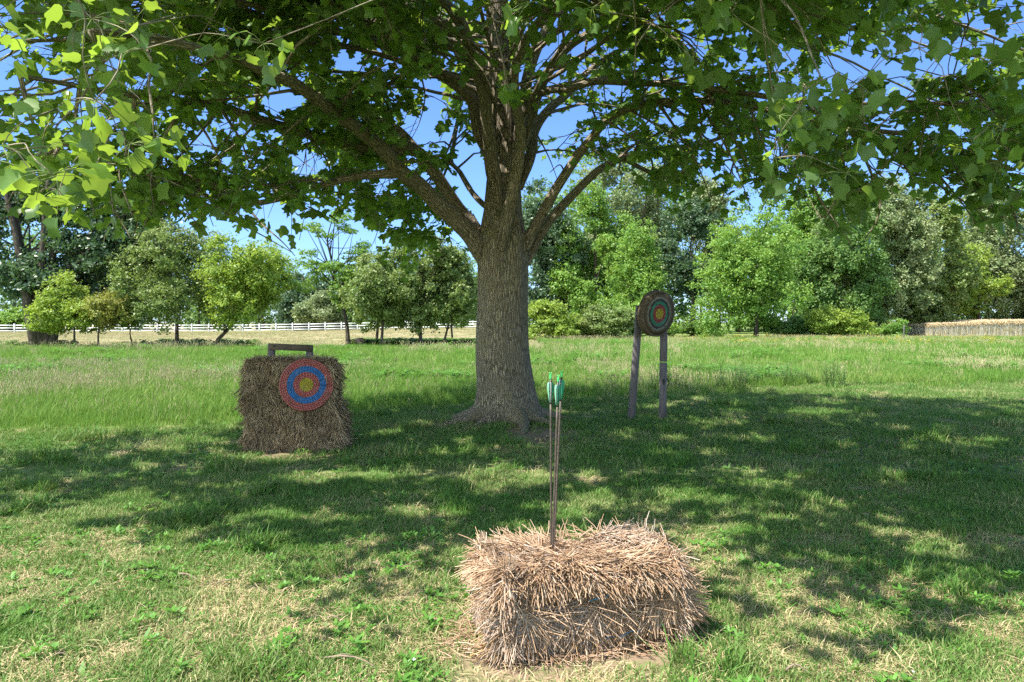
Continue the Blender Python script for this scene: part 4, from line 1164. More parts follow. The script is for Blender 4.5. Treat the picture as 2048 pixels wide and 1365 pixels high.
    straws(S, p, d, r.uniform(0.06, 0.15, n), r.uniform(0.0017, 0.003, n), r)
    # long stray stems
    n = 160
    u, w = r.uniform(-1, 1, n), r.uniform(-0.8, 1, n)
    p = o + ex * (u * hx)[:, None] + ez * (w * hz * 0.95)[:, None] - ey * (hy - 0.01)
    d = -ey * r.uniform(0.2, 1, n)[:, None] + ez * r.normal(-0.5, 0.6, n)[:, None] + ex * r.normal(0.15, 0.7, n)[:, None]
    straws(S, p, d, r.uniform(0.12, 0.24, n), r.uniform(0.0016, 0.0028, n), r, 0.05)
    S.build('loose_straw', [ms, mg, mo], t)
    # blue baling twine, broken where it dips under the straw
    mt = flat_mat('baling_twine', (0.045, 0.20, 0.34), 0.6, 0.3, 60)
    for zf, u0, u1 in ((0.34, -0.10, 0.22), (-0.60, -0.12, 0.86)):
        G = Geo()
        uu = np.linspace(u0, u1, 22)
        off = 0.052 + 0.006 * np.sin(uu * 30)
        pt = o + ex * (uu * hx)[:, None] + ez * (zf * hz + 0.05 * (uu - 0.3) + 0.004 * np.sin(uu * 21))[:, None] - ey * (hy + off)[:, None]
        v, f, c = btubes(pt[None], np.full((1, 22), 0.0026), 6); G.add(v, f, 0, c)
        G.build('twine', [mt], t, smooth=True)
    for zf in (0.36, -0.52):
        G = Geo(); c0 = o + ex * (hx * 0.93) - ey * (hy + 0.02) + ez * zf * hz
        c0 = o + ex * (hx + 0.055) - ey * (hy * 0.45) + ez * zf * hz
        pt = np.array([c0 + np.array([0.012 * math.cos(a), 0.008 * math.sin(a * 2), 0.010 * math.sin(a)]) for a in np.linspace(0, 6.5, 12)])
        v, f, c = btubes(pt[None], np.full((1, 12), 0.0045), 6); G.add(v, f, 0, c)
        G.build('twine_knot', [mt], t, smooth=True)
    # straw lost on the ground round the bale: one litter
    n = 1500
    a = r.uniform(0, 6.28, n); q = 1 + np.abs(r.normal(0, 0.22, n))
    ux = np.cos(a) * (hx + 0.03) * q; vy = np.sin(a) * (hy + 0.05) * q
    sc = np.maximum(np.abs(ux) / (hx + 0.02), np.abs(vy) / (hy + 0.02)); sc = np.where(sc < 1, sc, 1)
    p = np.array([0.30, 3.79, 0.012]) + ex * (ux / sc)[:, None] + ey * (vy / sc)[:, None]; p[:, 2] += r.uniform(0, 0.02, n)
    dd = np.stack([r.normal(0, 1, n), r.normal(0, 1, n), np.abs(r.normal(0, 0.08, n))], -1)
    G = Geo(); straws(G, p, dd, r.uniform(0.04, 0.13, n), r.uniform(0.0014, 0.0026, n), r, 0.05)
    tag(G.build('straw_litter', [ms]), 'loose straw fallen on the ground round the foreground bale', 'straw', kind='stuff')
    return o, ex, ey, ez, hz


BO, BX, BY, BZ, BHZ = front_bale()


def stack_bale(z0, z1, hx, hy, cx, label, seed, tilt):
    r = np.random.default_rng(seed)
    t = thing('straw_bale', (cx, 9.25, z0), label, 'straw bale', 'straw bales')
    mc = bpy.data.materials.get('old_straw_core') or flat_mat('old_straw_core', (0.11, 0.076, 0.047), 0.95, 0.5, 20)
    ms = bpy.data.materials.get('old_straw_stem') or straw_mat('old_straw_stem', [(0.13, 0.085, 0.048), (0.38, 0.272, 0.165), (0.60, 0.455, 0.300), (0.25, 0.168, 0.098)])
    G, ex, ey, ez, o, hx, hy, hz = core_box((cx, 9.25), R(-2 + tilt), hx - 0.04, hy - 0.04, z0, z1 - 0.01, r, 0.03)
    hx, hy = hx + 0.04, hy + 0.04; hz = (z1 - z0) / 2
    G.build('bale_core', [mc], t, smooth=True)
    S = Geo()
    def face(n, nrm, a, b, ha, hb, out, down, lo=0.07, hi=0.19):
        u, w = r.uniform(-1, 1, n), r.uniform(-1, 1, n)
        wav = 0.025 * np.sin(u * 5 + w * 2) + 0.02 * np.sin(w * 9 + u * 3)
        p = o + nrm * 1.0 + a * (u * ha)[:, None] + b * (w * hb)[:, None] + nrm / np.linalg.norm(nrm) * (wav - 0.03)[:, None]
        d = nrm / np.linalg.norm(nrm) * (out + r.normal(0, 0.10, n) + 0.3 * (r.uniform(0, 1, n) < 0.06))[:, None] + ez * (-down + r.normal(0, 0.38, n))[:, None] + ex * (0.25 * np.sin(u * 7 + w * 4) + r.normal(0, 0.32, n))[:, None]
        straws(S, p, d, r.uniform(lo, hi, n), r.uniform(0.0028, 0.0062, n), r, 0.10, 0, 3)
    face(8000, -ey * hy, ex, ez, hx, hz, 0.06, 0.85)
    face(2200, -ex * hx, ey, ez, hy, hz, 0.06, 0.8)
    face(2200, ex * hx, ey, ez, hy, hz, 0.06, 0.8)
    face(1800, ey * hy, ex, ez, hx, hz, 0.30, 0.8)
    n = 3200
    u, v = r.uniform(-1, 1, n), r.uniform(-1, 1, n)
    p = o + ez * (hz - 0.015) + ex * (u * hx * 0.9)[:, None] + ey * (v * hy * 0.85)[:, None]
    d = ez * np.abs(r.normal(0.25, 0.2, n))[:, None] + ex * (u * 0.5 + r.normal(0, 0.6, n))[:, None] + ey * (-0.35 + r.normal(0, 0.6, n))[:, None]
    straws(S, p, d, r.uniform(0.05, 0.12, n), r.uniform(0.002, 0.004, n), r, 0.10, 0, 3)
    S.build('loose_straw', [ms], t)


stack_bale(0.0, 0.55, 0.57, 0.20, -2.73, 'lower of the two dark weathered straw bales stacked behind the blue and red target', 31, 1.0)
stack_bale(0.555, 1.125, 0.545, 0.19, -2.80, 'upper dark weathered straw bale carrying the blue and red target on its front', 32, -1.5)


# ------------------------------------------------------------------ coiled straw targets
def coil_mat(name, c, cord):
    m = NT(name)
    s = m.n('ShaderNodeSeparateXYZ', {0: m.attr('crd')})
    tw = m.math('FRACT', m.math('ADD', m.math('ADD', m.math('MULTIPLY', s.outputs[2], 30.0), m.math('MULTIPLY', s.outputs[0], 0.9)), s.outputs[1]))
    st = m.ramp(tw, [(0.0, 1.0), (0.16, 1.0), (0.24, 0.0), (0.92, 0.0), (1.0, 1.0)])
    nz = m.noise(m.n('ShaderNodeTexCoord').outputs['Object'], 22, 4, 0.7)
    base = m.mix(m.ramp(nz, [(0.35, 0.0), (0.65, 1.0)]), c, tuple(min(1, x * 0.5 + 0.02) for x in c))
    n2 = m.noise(m.n('ShaderNodeTexCoord').outputs['Object'], 9, 3, 0.6)
    base = m.mix(m.ramp(n2, [(0.52, 0.0), (0.72, 0.55)]), base, tuple(x * 0.5 + 0.17 for x in c))
    col = m.mix(m.math('MULTIPLY', st, 0.75), base, cord)
    h = m.math('SUBTRACT', 1.0, st)
    return m.done(m.pbr(col, 0.65, 0.3, m.bump(h, 0.7, 0.006)))


def ring_frame(nrm):
    n = np.asarray(nrm, float); n /= np.linalg.norm(n)
    x = np.cross(n, [0, 0, 1.0]); x = -x / np.linalg.norm(x)
    return x, np.cross(n, x) * -1 if np.cross(n, x)[2] < 0 else np.cross(n, x), n


def coil_ring(G, c, x, y, n, rad, tr, dish=0.0, wob=None, mi=0):
    k = 72; a = np.linspace(0, 2 * np.pi, k, endpoint=False); m = 10; b = np.linspace(0, 2 * np.pi, m, endpoint=False)
    rr = rad * (1 + (0.010 * np.sin(2 * a + 0.7) + 0.007 * np.sin(3 * a + 1.0) + 0.004 * np.sin(7 * a + rad * 9) if wob is None else wob(a)))
    e = np.cos(a)[:, None] * x + np.sin(a)[:, None] * y
    bulge = tr * (1 + 0.06 * np.sin(a * round(rad * 2 * np.pi * 34)))
    V = c + e[:, None] * (rr[:, None] + bulge[:, None] * np.cos(b))[..., None] + n * (bulge[:, None] * np.sin(b) + dish)[..., None]
    i = np.arange(k * m).reshape(k, m)
    q = np.stack([i, np.roll(i, -1, 0), np.roll(np.roll(i, -1, 0), -1, 1), np.roll(i, -1, 1)], -1).reshape(-1, 4)
    vec = np.stack([np.tile(b, (k, 1)) / 6.283, np.full((k, m), rad * 113.7), (a * rad)[:, None] + np.zeros((k, m))], -1)
    G.add(V.reshape(-1, 3), q, mi, vec.reshape(-1, 3))


def target(name, c, nrm, bands, label, thick, back_mat, nback=3):
    c = np.asarray(c, float); x, y, n = ring_frame(nrm)
    t = thing(name, c, label, 'archery target', 'round coiled targets')
    rmax = max(b[1] for b in bands)
    for nm, r1, r0, cnt, mat, dish in bands:
        G = Geo(); tr = (r1 - r0) / cnt / 2
        for k in range(cnt):
            rr = r0 + tr * (2 * k + 1)
            coil_ring(G, c, x, y, n, rr, tr * 0.98, dish * (rr / rmax) ** 2)
        if r0 <= 0:
            kk = 20; a = np.linspace(0, 6.283, kk, endpoint=False)
            V = np.vstack([c + n * tr * 0.6, c + (np.cos(a)[:, None] * x + np.sin(a)[:, None] * y) * tr + n * tr * 0.5])
            G.add(V, np.array([[0, 1 + i, 1 + (i + 1) % kk] for i in range(kk)]), 0)
        G.build(nm, [mat], t, smooth=True)
    # body behind the face: stacked coils that show at the rim
    G = Geo()
    tr = thick / nback / 2
    for k in range(nback):
        coil_ring(G, c - n * (tr * (2 * k + 1) + 0.004), x, y, n, rmax - tr * 0.9, tr * 1.08)
    kk = 40; a = np.linspace(0, 6.283, kk, endpoint=False)
    e = (np.cos(a)[:, None] * x + np.sin(a)[:, None] * y) * (rmax - tr)
    V = np.vstack([c + e - n * 0.008, c + e - n * thick]); i = np.arange(kk)
    G.add(V, [np.stack([i, (i + 1) % kk, kk + (i + 1) % kk, kk + i], -1), i[None, ::-1], kk + i[None]])
    G.build('backing', [back_mat], t, smooth=True)
    return t


C_red = coil_mat('coil_red', (0.42, 0.075, 0.075), (0.50, 0.26, 0.22))
C_blue = coil_mat('coil_blue', (0.025, 0.15, 0.46), (0.10, 0.26, 0.50))
C_yel = coil_mat('coil_yellow', (0.50, 0.40, 0.035), (0.30, 0.24, 0.05))
C_grn = coil_mat('coil_green', (0.045, 0.28, 0.19), (0.06, 0.20, 0.15))
C_wht = coil_mat('coil_white', (0.36, 0.35, 0.31), (0.16, 0.15, 0.13))
C_blk = coil_mat('coil_black', (0.040, 0.038, 0.042), (0.10, 0.085, 0.075))
C_str = coil_mat('coil_straw', (0.155, 0.110, 0.065), (0.065, 0.045, 0.026))
C_rd2 = coil_mat('coil_red_worn', (0.36, 0.055, 0.060), (0.22, 0.07, 0.06))
t1 = P(613, 770, 8.93)
target('archery_target', t1, (0.28, -0.95, 0.08),
       [('outer_red_ring', 0.322, 0.232, 4, C_red, -0.012), ('blue_ring', 0.232, 0.157, 4, C_blue, -0.012), ('inner_red_ring', 0.157, 0.083, 4, C_red, -0.012), ('yellow_centre', 0.083, 0.0, 5, C_yel, 0)],
       'round target with pink-red, blue and yellow coils hung on the dark straw stack', 0.05, C_str, 2)
t2 = P(1319, 628, 11.70)
target('archery_target', t2, (0.60, -0.79, -0.10),
       [('straw_edge', 0.375, 0.285, 3, C_str, -0.03), ('white_ring', 0.285, 0.245, 2, C_wht, -0.03), ('black_ring', 0.245, 0.205, 2, C_blk, -0.03), ('green_ring', 0.205, 0.150, 3, C_grn, -0.03), ('red_ring', 0.150, 0.090, 3, C_rd2, -0.03), ('yellow_centre', 0.090, 0.0, 5, C_yel, 0)],
       'thick straw target with white, green, red and yellow rings hung high on two wooden posts', 0.13, C_str, 4)


# ------------------------------------------------------------------ timber
M_wood = wood_mat('weathered_post', (0.115, 0.098, 0.108), (0.205, 0.180, 0.190))
M_wood2 = wood_mat('weathered_rail', (0.080, 0.060, 0.045), (0.155, 0.120, 0.092), 0)


def board(G, a, b, w, th, face):
    a, b = np.asarray(a, float), np.asarray(b, float)
    ez = (b - a); ln = np.linalg.norm(ez); ez = ez / ln
    n = np.asarray(face, float); n = n - ez * (n @ ez); n /= np.linalg.norm(n)
    x = np.cross(ez, n)
    v, f = box((a + b) / 2, x * w / 2, n * th / 2, ez * ln / 2, 0.004)
    G.add(v, f)


st = thing('target_stand', (2.1, 11.9, 0.0), 'tall stand of two weathered grey wooden posts under the green and red target', 'stand')
fc = (0.33, -0.94, 0.0)
G = Geo(); a, b = P(1262, 846, 11.80), P(1279, 612, 12.02); a[2] = -0.05
board(G, a, b, 0.118, 0.05, fc); G.build('post', [M_wood], st)
G = Geo(); a, b = P(1325, 845, 11.85), P(1328, 640, 11.98); a[2] = -0.05
mid = a + (b - a) * 0.585
board(G, a, mid, 0.118, 0.05, fc); board(G, mid + np.array([0, 0, 0.012]), b, 0.118, 0.05, fc); G.build('post', [M_wood], st)
G = Geo(); board(G, P(1277, 640, 12.07), P(1330, 640, 12.07), 0.09, 0.035, fc); G.build('crossbar', [M_wood], st)

fr = thing('wooden_frame', (-2.98, 9.62, 0.0), 'low frame of dark timber rising just above the stacked bales', 'frame')
fc = (0.12, -0.99, 0)
pl, pr = P(543, 700, 9.62), P(619, 702, 9.68)
G = Geo(); board(G, (pl[0], pl[1], -0.05), P(543, 690, 9.62), 0.085, 0.085, fc); G.build('post', [M_wood], fr)
G = Geo(); board(G, (pr[0], pr[1], -0.05), P(619, 693, 9.68), 0.085, 0.085, fc); G.build('post', [M_wood], fr)
G = Geo(); board(G, P(537, 693.5, 9.555), P(625.5, 697.0, 9.615), 0.085, 0.04, fc); G.build('rail', [M_wood2], fr)
M_bolt = flat_mat('bolt_metal', (0.05, 0.045, 0.04), 0.5)
for q in (P(548, 692.5, 9.53), P(617, 696.5, 9.59)):
    G = Geo(); v, f, _ = btubes(np.array([[q, q + [0, -0.012, 0]]]), np.array([[0.011, 0.010]]), 10); G.add(v, f)
    G.build('bolt', [M_bolt], fr)

# ------------------------------------------------------------------ arrows
M_shaft = flat_mat('arrow_shaft', (0.085, 0.062, 0.050), 0.5, 0.6, 70, 0.4)
M_blackwrap = flat_mat('arrow_black', (0.012, 0.012, 0.013), 0.4, 0.3, 40, 0.5)
M_nock = flat_mat('arrow_nock', (0.04, 0.55, 0.12), 0.35, 0.1, 20, 0.5)


def vane_mat(name, c):
    m = NT(name)
    a = m.pbr(c, 0.4, 0.4); b = m.n('ShaderNodeBsdfTranslucent', {'Color': (*c, 1)}).outputs[0]
    return m.done(m.n('ShaderNodeMixShader', {0: 0.4, 1: a, 2: b}).outputs[0])


V_green = vane_mat('vane_green', (0.05, 0.42, 0.24)); V_teal = vane_mat('vane_pale_green', (0.30, 0.62, 0.46)); V_white = vane_mat('vane_white', (0.72, 0.74, 0.72))


def arrow(base, tip, label, vanes, rad=0.0052):
    base, tip = np.asarray(base, float), np.asarray(tip, float)
    ax = tip - base; ln = np.linalg.norm(ax); ax /= ln
    b0 = base - ax * 0.10
    t = thing('arrow', base, label, 'arrow', 'arrows in the straw bale')
    G = Geo(); v, f, c = btubes(np.linspace(b0, tip - ax * 0.155, 12)[None], np.full((1, 12), rad), 12); G.add(v, f, 0, c); G.build('shaft', [M_shaft], t, smooth=True)
    G = Geo(); v, f, c = btubes(np.linspace(tip - ax * 0.156, tip - ax * 0.026, 4)[None], np.full((1, 4), rad * 1.08), 12); G.add(v, f, 0, c); G.build('wrap', [M_blackwrap], t, smooth=True)
    G = Geo(); v, f, c = btubes(np.array([[tip - ax * 0.030, tip - ax * 0.02, tip - ax * 0.006, tip]]), np.array([[rad * 0.9, rad * 1.05, rad * 1.1, rad * 0.8]]), 12); G.add(v, f, 0, c)
    side = np.cross(ax, [0, 1.0, 0]); side /= np.linalg.norm(side)
    for s in (-1, 1):
        v, f = box(tip + side * s * rad * 0.85 + ax * 0.004, side * rad * 0.3, np.cross(ax, side) * rad * 0.8, ax * 0.006); G.add(v, f)
    G.build('nock', [M_nock], t, smooth=False)
    prof = [(0.150, 0.0015), (0.130, 0.007), (0.105, 0.0125), (0.080, 0.0165), (0.060, 0.0175), (0.048, 0.0155), (0.042, 0.009), (0.041, 0.0)]
    for a, mat in vanes:
        e = np.cos(R(a)) * side + np.sin(R(a)) * np.cross(ax, side); w = np.cross(ax, e) * 0.0006
        V = []
        for d_, h_ in prof:
            q = tip - ax * d_ + e * rad * 0.9; h_ = h_ * 0.74; curl = np.cross(ax, e) * 0.12 * h_
            V += [q - w, q + w, q + e * h_ + w + curl, q + e * h_ - w + curl]
        m = len(prof); i = np.arange(m * 4).reshape(m, 4)
        q_ = np.stack([i[:-1], np.roll(i[:-1], -1, 1), np.roll(i[1:], -1, 1), i[1:]], -1).reshape(-1, 4)
        G = Geo(); G.add(np.array(V), q_); G.build('vane', [mat], t)


zt = 0.43
def at_top(px, d):
    p = P(px, 1085, d); p[2] = zt; return p


arrow(at_top(1102.5, 3.78), P(1101, 749, 3.80), 'leftmost arrow, standing a little apart with two green vanes spread flat', [(195, V_green), (-15, V_teal), (90, V_white)])
arrow(at_top(1105.0, 3.73), P(1116.5, 754, 3.76), 'middle arrow, its green vanes overlapping the arrow behind it', [(200, V_green), (-20, V_teal), (85, V_green)])
arrow(at_top(1108.5, 3.86), P(1123.5, 745, 3.92), 'rightmost arrow, tallest of the three, showing a white vane on its right side', [(180, V_green), (-8, V_white), (100, V_green)])


# ------------------------------------------------------------------ distant trees
def tree_leaves(G, r, blobs, n, ls, up=0.45, mi=0, aspect=1.0, droop=0.0):
    """many small leaf faces through the outer part of each blob (centre, radii)"""
    w = np.array([b[1][0] * b[1][2] + b[1][0] * b[1][1] for b in blobs]); w = w / w.sum()
    pick = r.choice(len(blobs), n, p=w)
    C_ = np.array([b[0] for b in blobs])[pick]; Rr = np.array([b[1] for b in blobs])[pick]
    # each blob carries a few dozen sprays, each spray a flat tuft of leaves, with air between them
    K = 26; nb_ = len(blobs)
    sd = r.normal(0, 1, (nb_, K, 3)); sd /= np.linalg.norm(sd, axis=2, keepdims=True)
    sr = r.uniform(0.25, 1.0, (nb_, K)) ** 0.5 * r.uniform(0.85, 1.22, (nb_, K)); ss = r.uniform(0.10, 0.22, (nb_, K))
    j = r.integers(0, K, n)
    d = sd[pick, j]; sp_ = d * sr[pick, j][:, None] + r.normal(0, 1, (n, 3)) * ss[pick, j][:, None] * np.array([1, 1, 0.62])
    p = C_ + sp_ * Rr
    nrm = d * 0.45 + np.array([0, 0, up]) + r.normal(0, 0.55, (n, 3)); nrm /= np.linalg.norm(nrm, axis=1, keepdims=True)
    a = r.normal(0, 1, (n, 3)) + np.array([0, 0, -droop]); a = a - nrm * (a * nrm).sum(1, keepdims=True); a /= np.linalg.norm(a, axis=1, keepdims=True) + 1e-9
    b = np.cross(nrm, a); s = ls * r.uniform(0.6, 1.3, n)[:, None]
    V = np.stack([p - a * s * 0.6 * aspect, p + b * s * 0.36, p + a * s * 0.6 * aspect + nrm * s * 0.08, p - b * s * 0.36], 1)
    G.add(V.reshape(-1, 3), np.arange(n * 4).reshape(n, 4), mi)


LM = {
    'dark': leaf_mat('leaf_dark_blue_green', (0.064, 0.120, 0.053), (0.122, 0.183, 0.094), (0.154, 0.293, 0.077), 0.28, 0.42, 0.5, patch=(0.049, 0.098, 0.046)),
    'olive': leaf_mat('leaf_olive', (0.166, 0.232, 0.064), (0.294, 0.329, 0.121), (0.333, 0.464, 0.088), 0.32, 0.5, 0.4, patch=(0.134, 0.201, 0.053)),
    'lime': leaf_mat('leaf_lime', (0.218, 0.329, 0.050), (0.358, 0.427, 0.088), (0.461, 0.610, 0.066), 0.38, 0.5, 0.35, patch=(0.179, 0.281, 0.046)),
    'mid': leaf_mat('leaf_mid_green', (0.115, 0.220, 0.053), (0.205, 0.293, 0.088), (0.269, 0.464, 0.077), 0.35, 0.5, 0.4, patch=(0.096, 0.189, 0.053)),
    'pale': leaf_mat('leaf_pale_grey_green', (0.211, 0.268, 0.121), (0.371, 0.390, 0.209), (0.358, 0.464, 0.154), 0.32, 0.5, 0.4, patch=(0.154, 0.220, 0.088)),
    'bright': leaf_mat('leaf_bright_green', (0.160, 0.293, 0.053), (0.269, 0.378, 0.083), (0.384, 0.610, 0.077), 0.38, 0.5, 0.35, patch=(0.128, 0.256, 0.053)),
    'rust': leaf_mat('leaf_yellow_green', (0.230, 0.280, 0.060), (0.34, 0.36, 0.09), (0.42, 0.46, 0.07), 0.35, 0.5, 0.35, patch=(0.24, 0.21, 0.05)),
}
M_tb = bark_mat('distant_bark', (0.030, 0.024, 0.019), (0.12, 0.098, 0.078), None, 0.4, 0.1)


def far_tree(name, label, group, trunk_px, d, crown, mat, seed, n=12000, ls=0.2, tr=0.12, nb=12, shape='round', lean=(), blob=0.42, depth=1.0, sticks=None, up=0.45, cat='tree', aspect=1.0, back=0.0):
    """trunk_px: foot pixel; crown: (left, right, top, bottom) pixels at distance d"""
    r = np.random.default_rng(seed); n = int(n * 1.9); ls = ls * 0.78
    f = P(trunk_px[0], HZ, d); f[2] = float(gz(f[0], f[1]))
    x0, x1 = P(crown[0], 0, d)[0], P(crown[1], 0, d)[0]; z1, z0 = P(0, crown[2], d)[2], P(0, crown[3], d)[2]
    cx, W, Hh = (x0 + x1) / 2, (x1 - x0) / 2 * 1.16, (z1 - z0) / 2 * 1.08; cz = (z0 + z1) / 2
    t = thing(name, f, label, cat, group)
    blobs = []
    if shape == 'list':
        for (bx, bz, rx, rz) in sticks:
            c = P(bx, bz, d); rx_, rz_ = rx / FPX * d, rz / FPX * d
            for k in range(3):
                blobs.append((c + np.array([r.normal(0, 0.5) * rx_, r.normal(0, 0.6) * rx_, r.normal(0, 0.8) * rz_]), np.array([rx_ * 0.6, rx_ * 0.6, rz_ * 0.85])))
    else:
        for k in range(nb):
            for _ in range(60):
                q = r.uniform(-1, 1, 3)
                if shape == 'round': ok = 0.25 < (q ** 2).sum() < 0.9
                elif shape == 'cone': ok = math.hypot(q[0], q[1]) < 0.85 * (1 - (q[2] + 1) / 2) + 0.08
                elif shape == 'dome': ok = (q[0] ** 2 + q[1] ** 2) + max(q[2], 0) ** 2 < 0.85
                else: ok = True
                if ok: break
            br = blob * r.uniform(0.7, 1.25)
            rx = W * br; rz = min(Hh * br * 1.05, rx * 1.35)
            c = np.array([cx + q[0] * (W - rx * 0.45), f[1] + back + q[1] * (W - rx * 0.5) * depth, cz + q[2] * (Hh - rz * 0.45)])
            blobs.append((c, np.array([rx, rx * depth, rz])))
    # trunk
    G = Geo()
    if lean:
        pts = np.array([f + [0, 0, -0.1]] + [P(a, b, d) for a, b in lean] )
    else:
        top = np.array([cx * 0.5 + f[0] * 0.5, f[1], z0 + 0.72 * (z1 - z0)])
        pts = np.array([f + [0, 0, -0.1], f + [r.normal(0, 0.08), 0, 0.35 * (top[2] - f[2])], f * 0.4 + top * 0.6 + np.array([r.normal(0, 0.15), 0, 0]), top]); pts[2, 2] = f[2] + 0.65 * (top[2] - f[2])
    sp = smooth_path(pts, 6); m = len(sp)
    hgt = np.linspace(0, 1, m)
    rad = tr * (1 - 0.8 * hgt) + tr * 0.5 * np.exp(-hgt * 22)
    v, q, c = btubes(sp[None], rad[None], 10); G.add(v, q, 0, c)
    for k, (c, rr_) in enumerate(blobs):
        j = int(np.clip(m * r.uniform(0.35, 0.85), 1, m - 1)); a = sp[j]
        if c[2] < a[2]: j = int(m * 0.4); a = sp[j]
        mid = (a + c) / 2 + np.array([0, 0, -0.08 * abs(c[0] - a[0]) + 0.1])
        s2 = smooth_path(np.array([a, mid, c]), 4)
        rb = rad[j] * 0.5
        v, q, cc = btubes(s2[None], np.linspace(rb, max(0.012, rb * 0.25), len(s2))[None], 6); G.add(v, q, 0, cc)
        for z in range(3):
            e = c + r.normal(0, 0.6, 3) * rr_
            v, q, cc = btubes(np.array([[c, (c + e) / 2 + [0, 0, 0.05], e]]), np.array([[rb * 0.3, rb * 0.2, rb * 0.08]]), 5); G.add(v, q, 0, cc)
    G.build('trunk', [M_tb], t, smooth=True)
    G = Geo(); tree_leaves(G, r, blobs, n, ls, up, aspect=aspect)
    # loose sprigs sticking out of the outline
    k = max(60, n // 40)
    pk = r.integers(0, len(blobs), k); dv = r.normal(0, 1, (k, 3)); dv[:, 2] = np.abs(dv[:, 2]) * 0.8; dv /= np.linalg.norm(dv, axis=1, keepdims=True)
    spb = [(blobs[i][0] + dv[q] * blobs[i][1] * r.uniform(0.95, 1.2), np.array([1, 1, 1.1]) * ls * 1.3) for q, i in enumerate(pk)]
    tree_leaves(G, r, spb, k * 7, ls * 0.9, up, aspect=aspect)
    G.build('crown', [LM[mat]], t)
    return t


g_or = 'orchard trees in the meadow'
OT = 'tree'
# big dark tree at the left edge, several stems from one foot
t = far_tree('old_tree', 'big dark tree with many stems from one broad foot at the far left', None, (85, 697), 45.0, (-110, 300, 320, 612), 'dark', 41, 24000, 0.27, 0.30, 26, 'round', [(80, 640), (60, 560), (40, 470), (30, 380)], 0.27, 0.42, back=0.9)
G = Geo(); f0 = P(85, 697, 45.0); f0[2] = -0.1
for dx, pts, rr_ in ((-0.35, [(62, 640), (48, 560), (30, 460), (10, 380)], 0.30), (0.25, [(92, 640), (100, 560), (110, 470), (125, 380)], 0.26), (0.55, [(112, 650), (140, 590), (170, 500), (200, 420)], 0.24), (-0.1, [(78, 640), (84, 540), (90, 440), (96, 360)], 0.27)):
    sp = smooth_path(np.array([f0 + [dx, 0, 0]] + [P(a, b, 45.0 + dx) for a, b in pts]), 6)
    v, q, c = btubes(sp[None], (np.linspace(rr_ * 1.25, rr_ * 0.45, len(sp)))[None], 10); G.add(v, q, 0, c)
G.build('stems', [M_tb], t, smooth=True)
far_tree('young_tree', 'small light green tree with slim trunk in front of the big dark tree', g_or, (148, 699), 42.6, (62, 192, 545, 662), 'lime', 42, 6500, 0.17, 0.07, 12, 'cone', (), 0.42, 0.9)
far_tree('young_tree', 'small yellowish tree, second slim one right of the big dark tree', g_or, (197, 700), 42.4, (172, 252, 572, 664), 'rust', 43, 2600, 0.16, 0.06, 8, 'round', (), 0.45, 0.9)
far_tree('young_tree', 'small tree on a thin crooked trunk left of the round olive tree', g_or, (268, 692), 43.5, (222, 285, 575, 665), 'mid', 44, 2600, 0.16, 0.05, 7, 'round', [(260, 668), (264, 650), (255, 620)], 0.45, 0.9)
far_tree('orchard_tree', 'round olive green tree on a straight trunk left of the leaning tree', g_or, (354, 696), 45.2, (238, 452, 448, 668), 'olive', 45, 15000, 0.19, 0.13, 18, 'round', [(354, 640), (356, 580), (350, 500)], 0.36, 0.9)
far_tree('orchard_tree', 'bright yellow-green tree on a strongly leaning trunk left of the straw stack', g_or, (424, 697), 44.8, (405, 585, 470, 662), 'lime', 46, 13000, 0.19, 0.15, 17, 'round', [(436, 680), (462, 652), (486, 610), (500, 540)], 0.38, 0.9)
far_tree('locust_tree', 'tall thin feathery tree rising above the orchard with an open umbrella top', g_or, (697, 688), 47.5, (600, 735, 425, 640), 'bright', 47, 6500, 0.15, 0.14, 12, 'list', [(692, 640), (676, 580), (662, 515), (655, 480), (664, 440)], 0.36, 0.9,
         [(640, 452, 24, 7), (690, 445, 28, 8), (668, 432, 18, 7), (655, 470, 22, 5), (705, 465, 16, 6), (620, 525, 30, 12), (660, 535, 40, 14), (700, 520, 36, 14), (720, 500, 25, 12), (650, 560, 38, 14), (700, 560, 34, 16), (680, 600, 34, 18)])
far_tree('orchard_tree', 'olive tree on a thin straight trunk, first right of the feathery tree', g_or, (762, 693), 45.6, (690, 832, 500, 662), 'olive', 48, 11000, 0.19, 0.10, 16, 'round', (), 0.38, 0.9)
far_tree('orchard_tree', 'orchard tree half hidden behind the thin straight trunk, with dark crooked trunk', g_or, (752, 684), 51.0, (705, 800, 520, 650), 'mid', 49, 6000, 0.2, 0.11, 10, 'round', (), 0.42, 0.9)
far_tree('orchard_tree', 'olive tree on a straight dark trunk midway between feathery tree and big trunk', g_or, (841, 691), 46.0, (785, 915, 470, 660), 'olive', 50, 12000, 0.19, 0.12, 16, 'round', (), 0.38, 0.9)
far_tree('orchard_tree', 'small orchard tree leaning right just left of the big trunk', g_or, (885, 690), 46.4, (858, 965, 490, 665), 'olive', 51, 8500, 0.19, 0.09, 12, 'round', [(893, 665), (899, 640), (900, 590)], 0.42, 0.9)
far_tree('orchard_tree', 'thin upright tree behind the leaning one beside the big trunk', g_or, (906, 680), 53.0, (880, 960, 540, 655), 'bright', 52, 4500, 0.2, 0.08, 8, 'round', (), 0.42, 0.9)

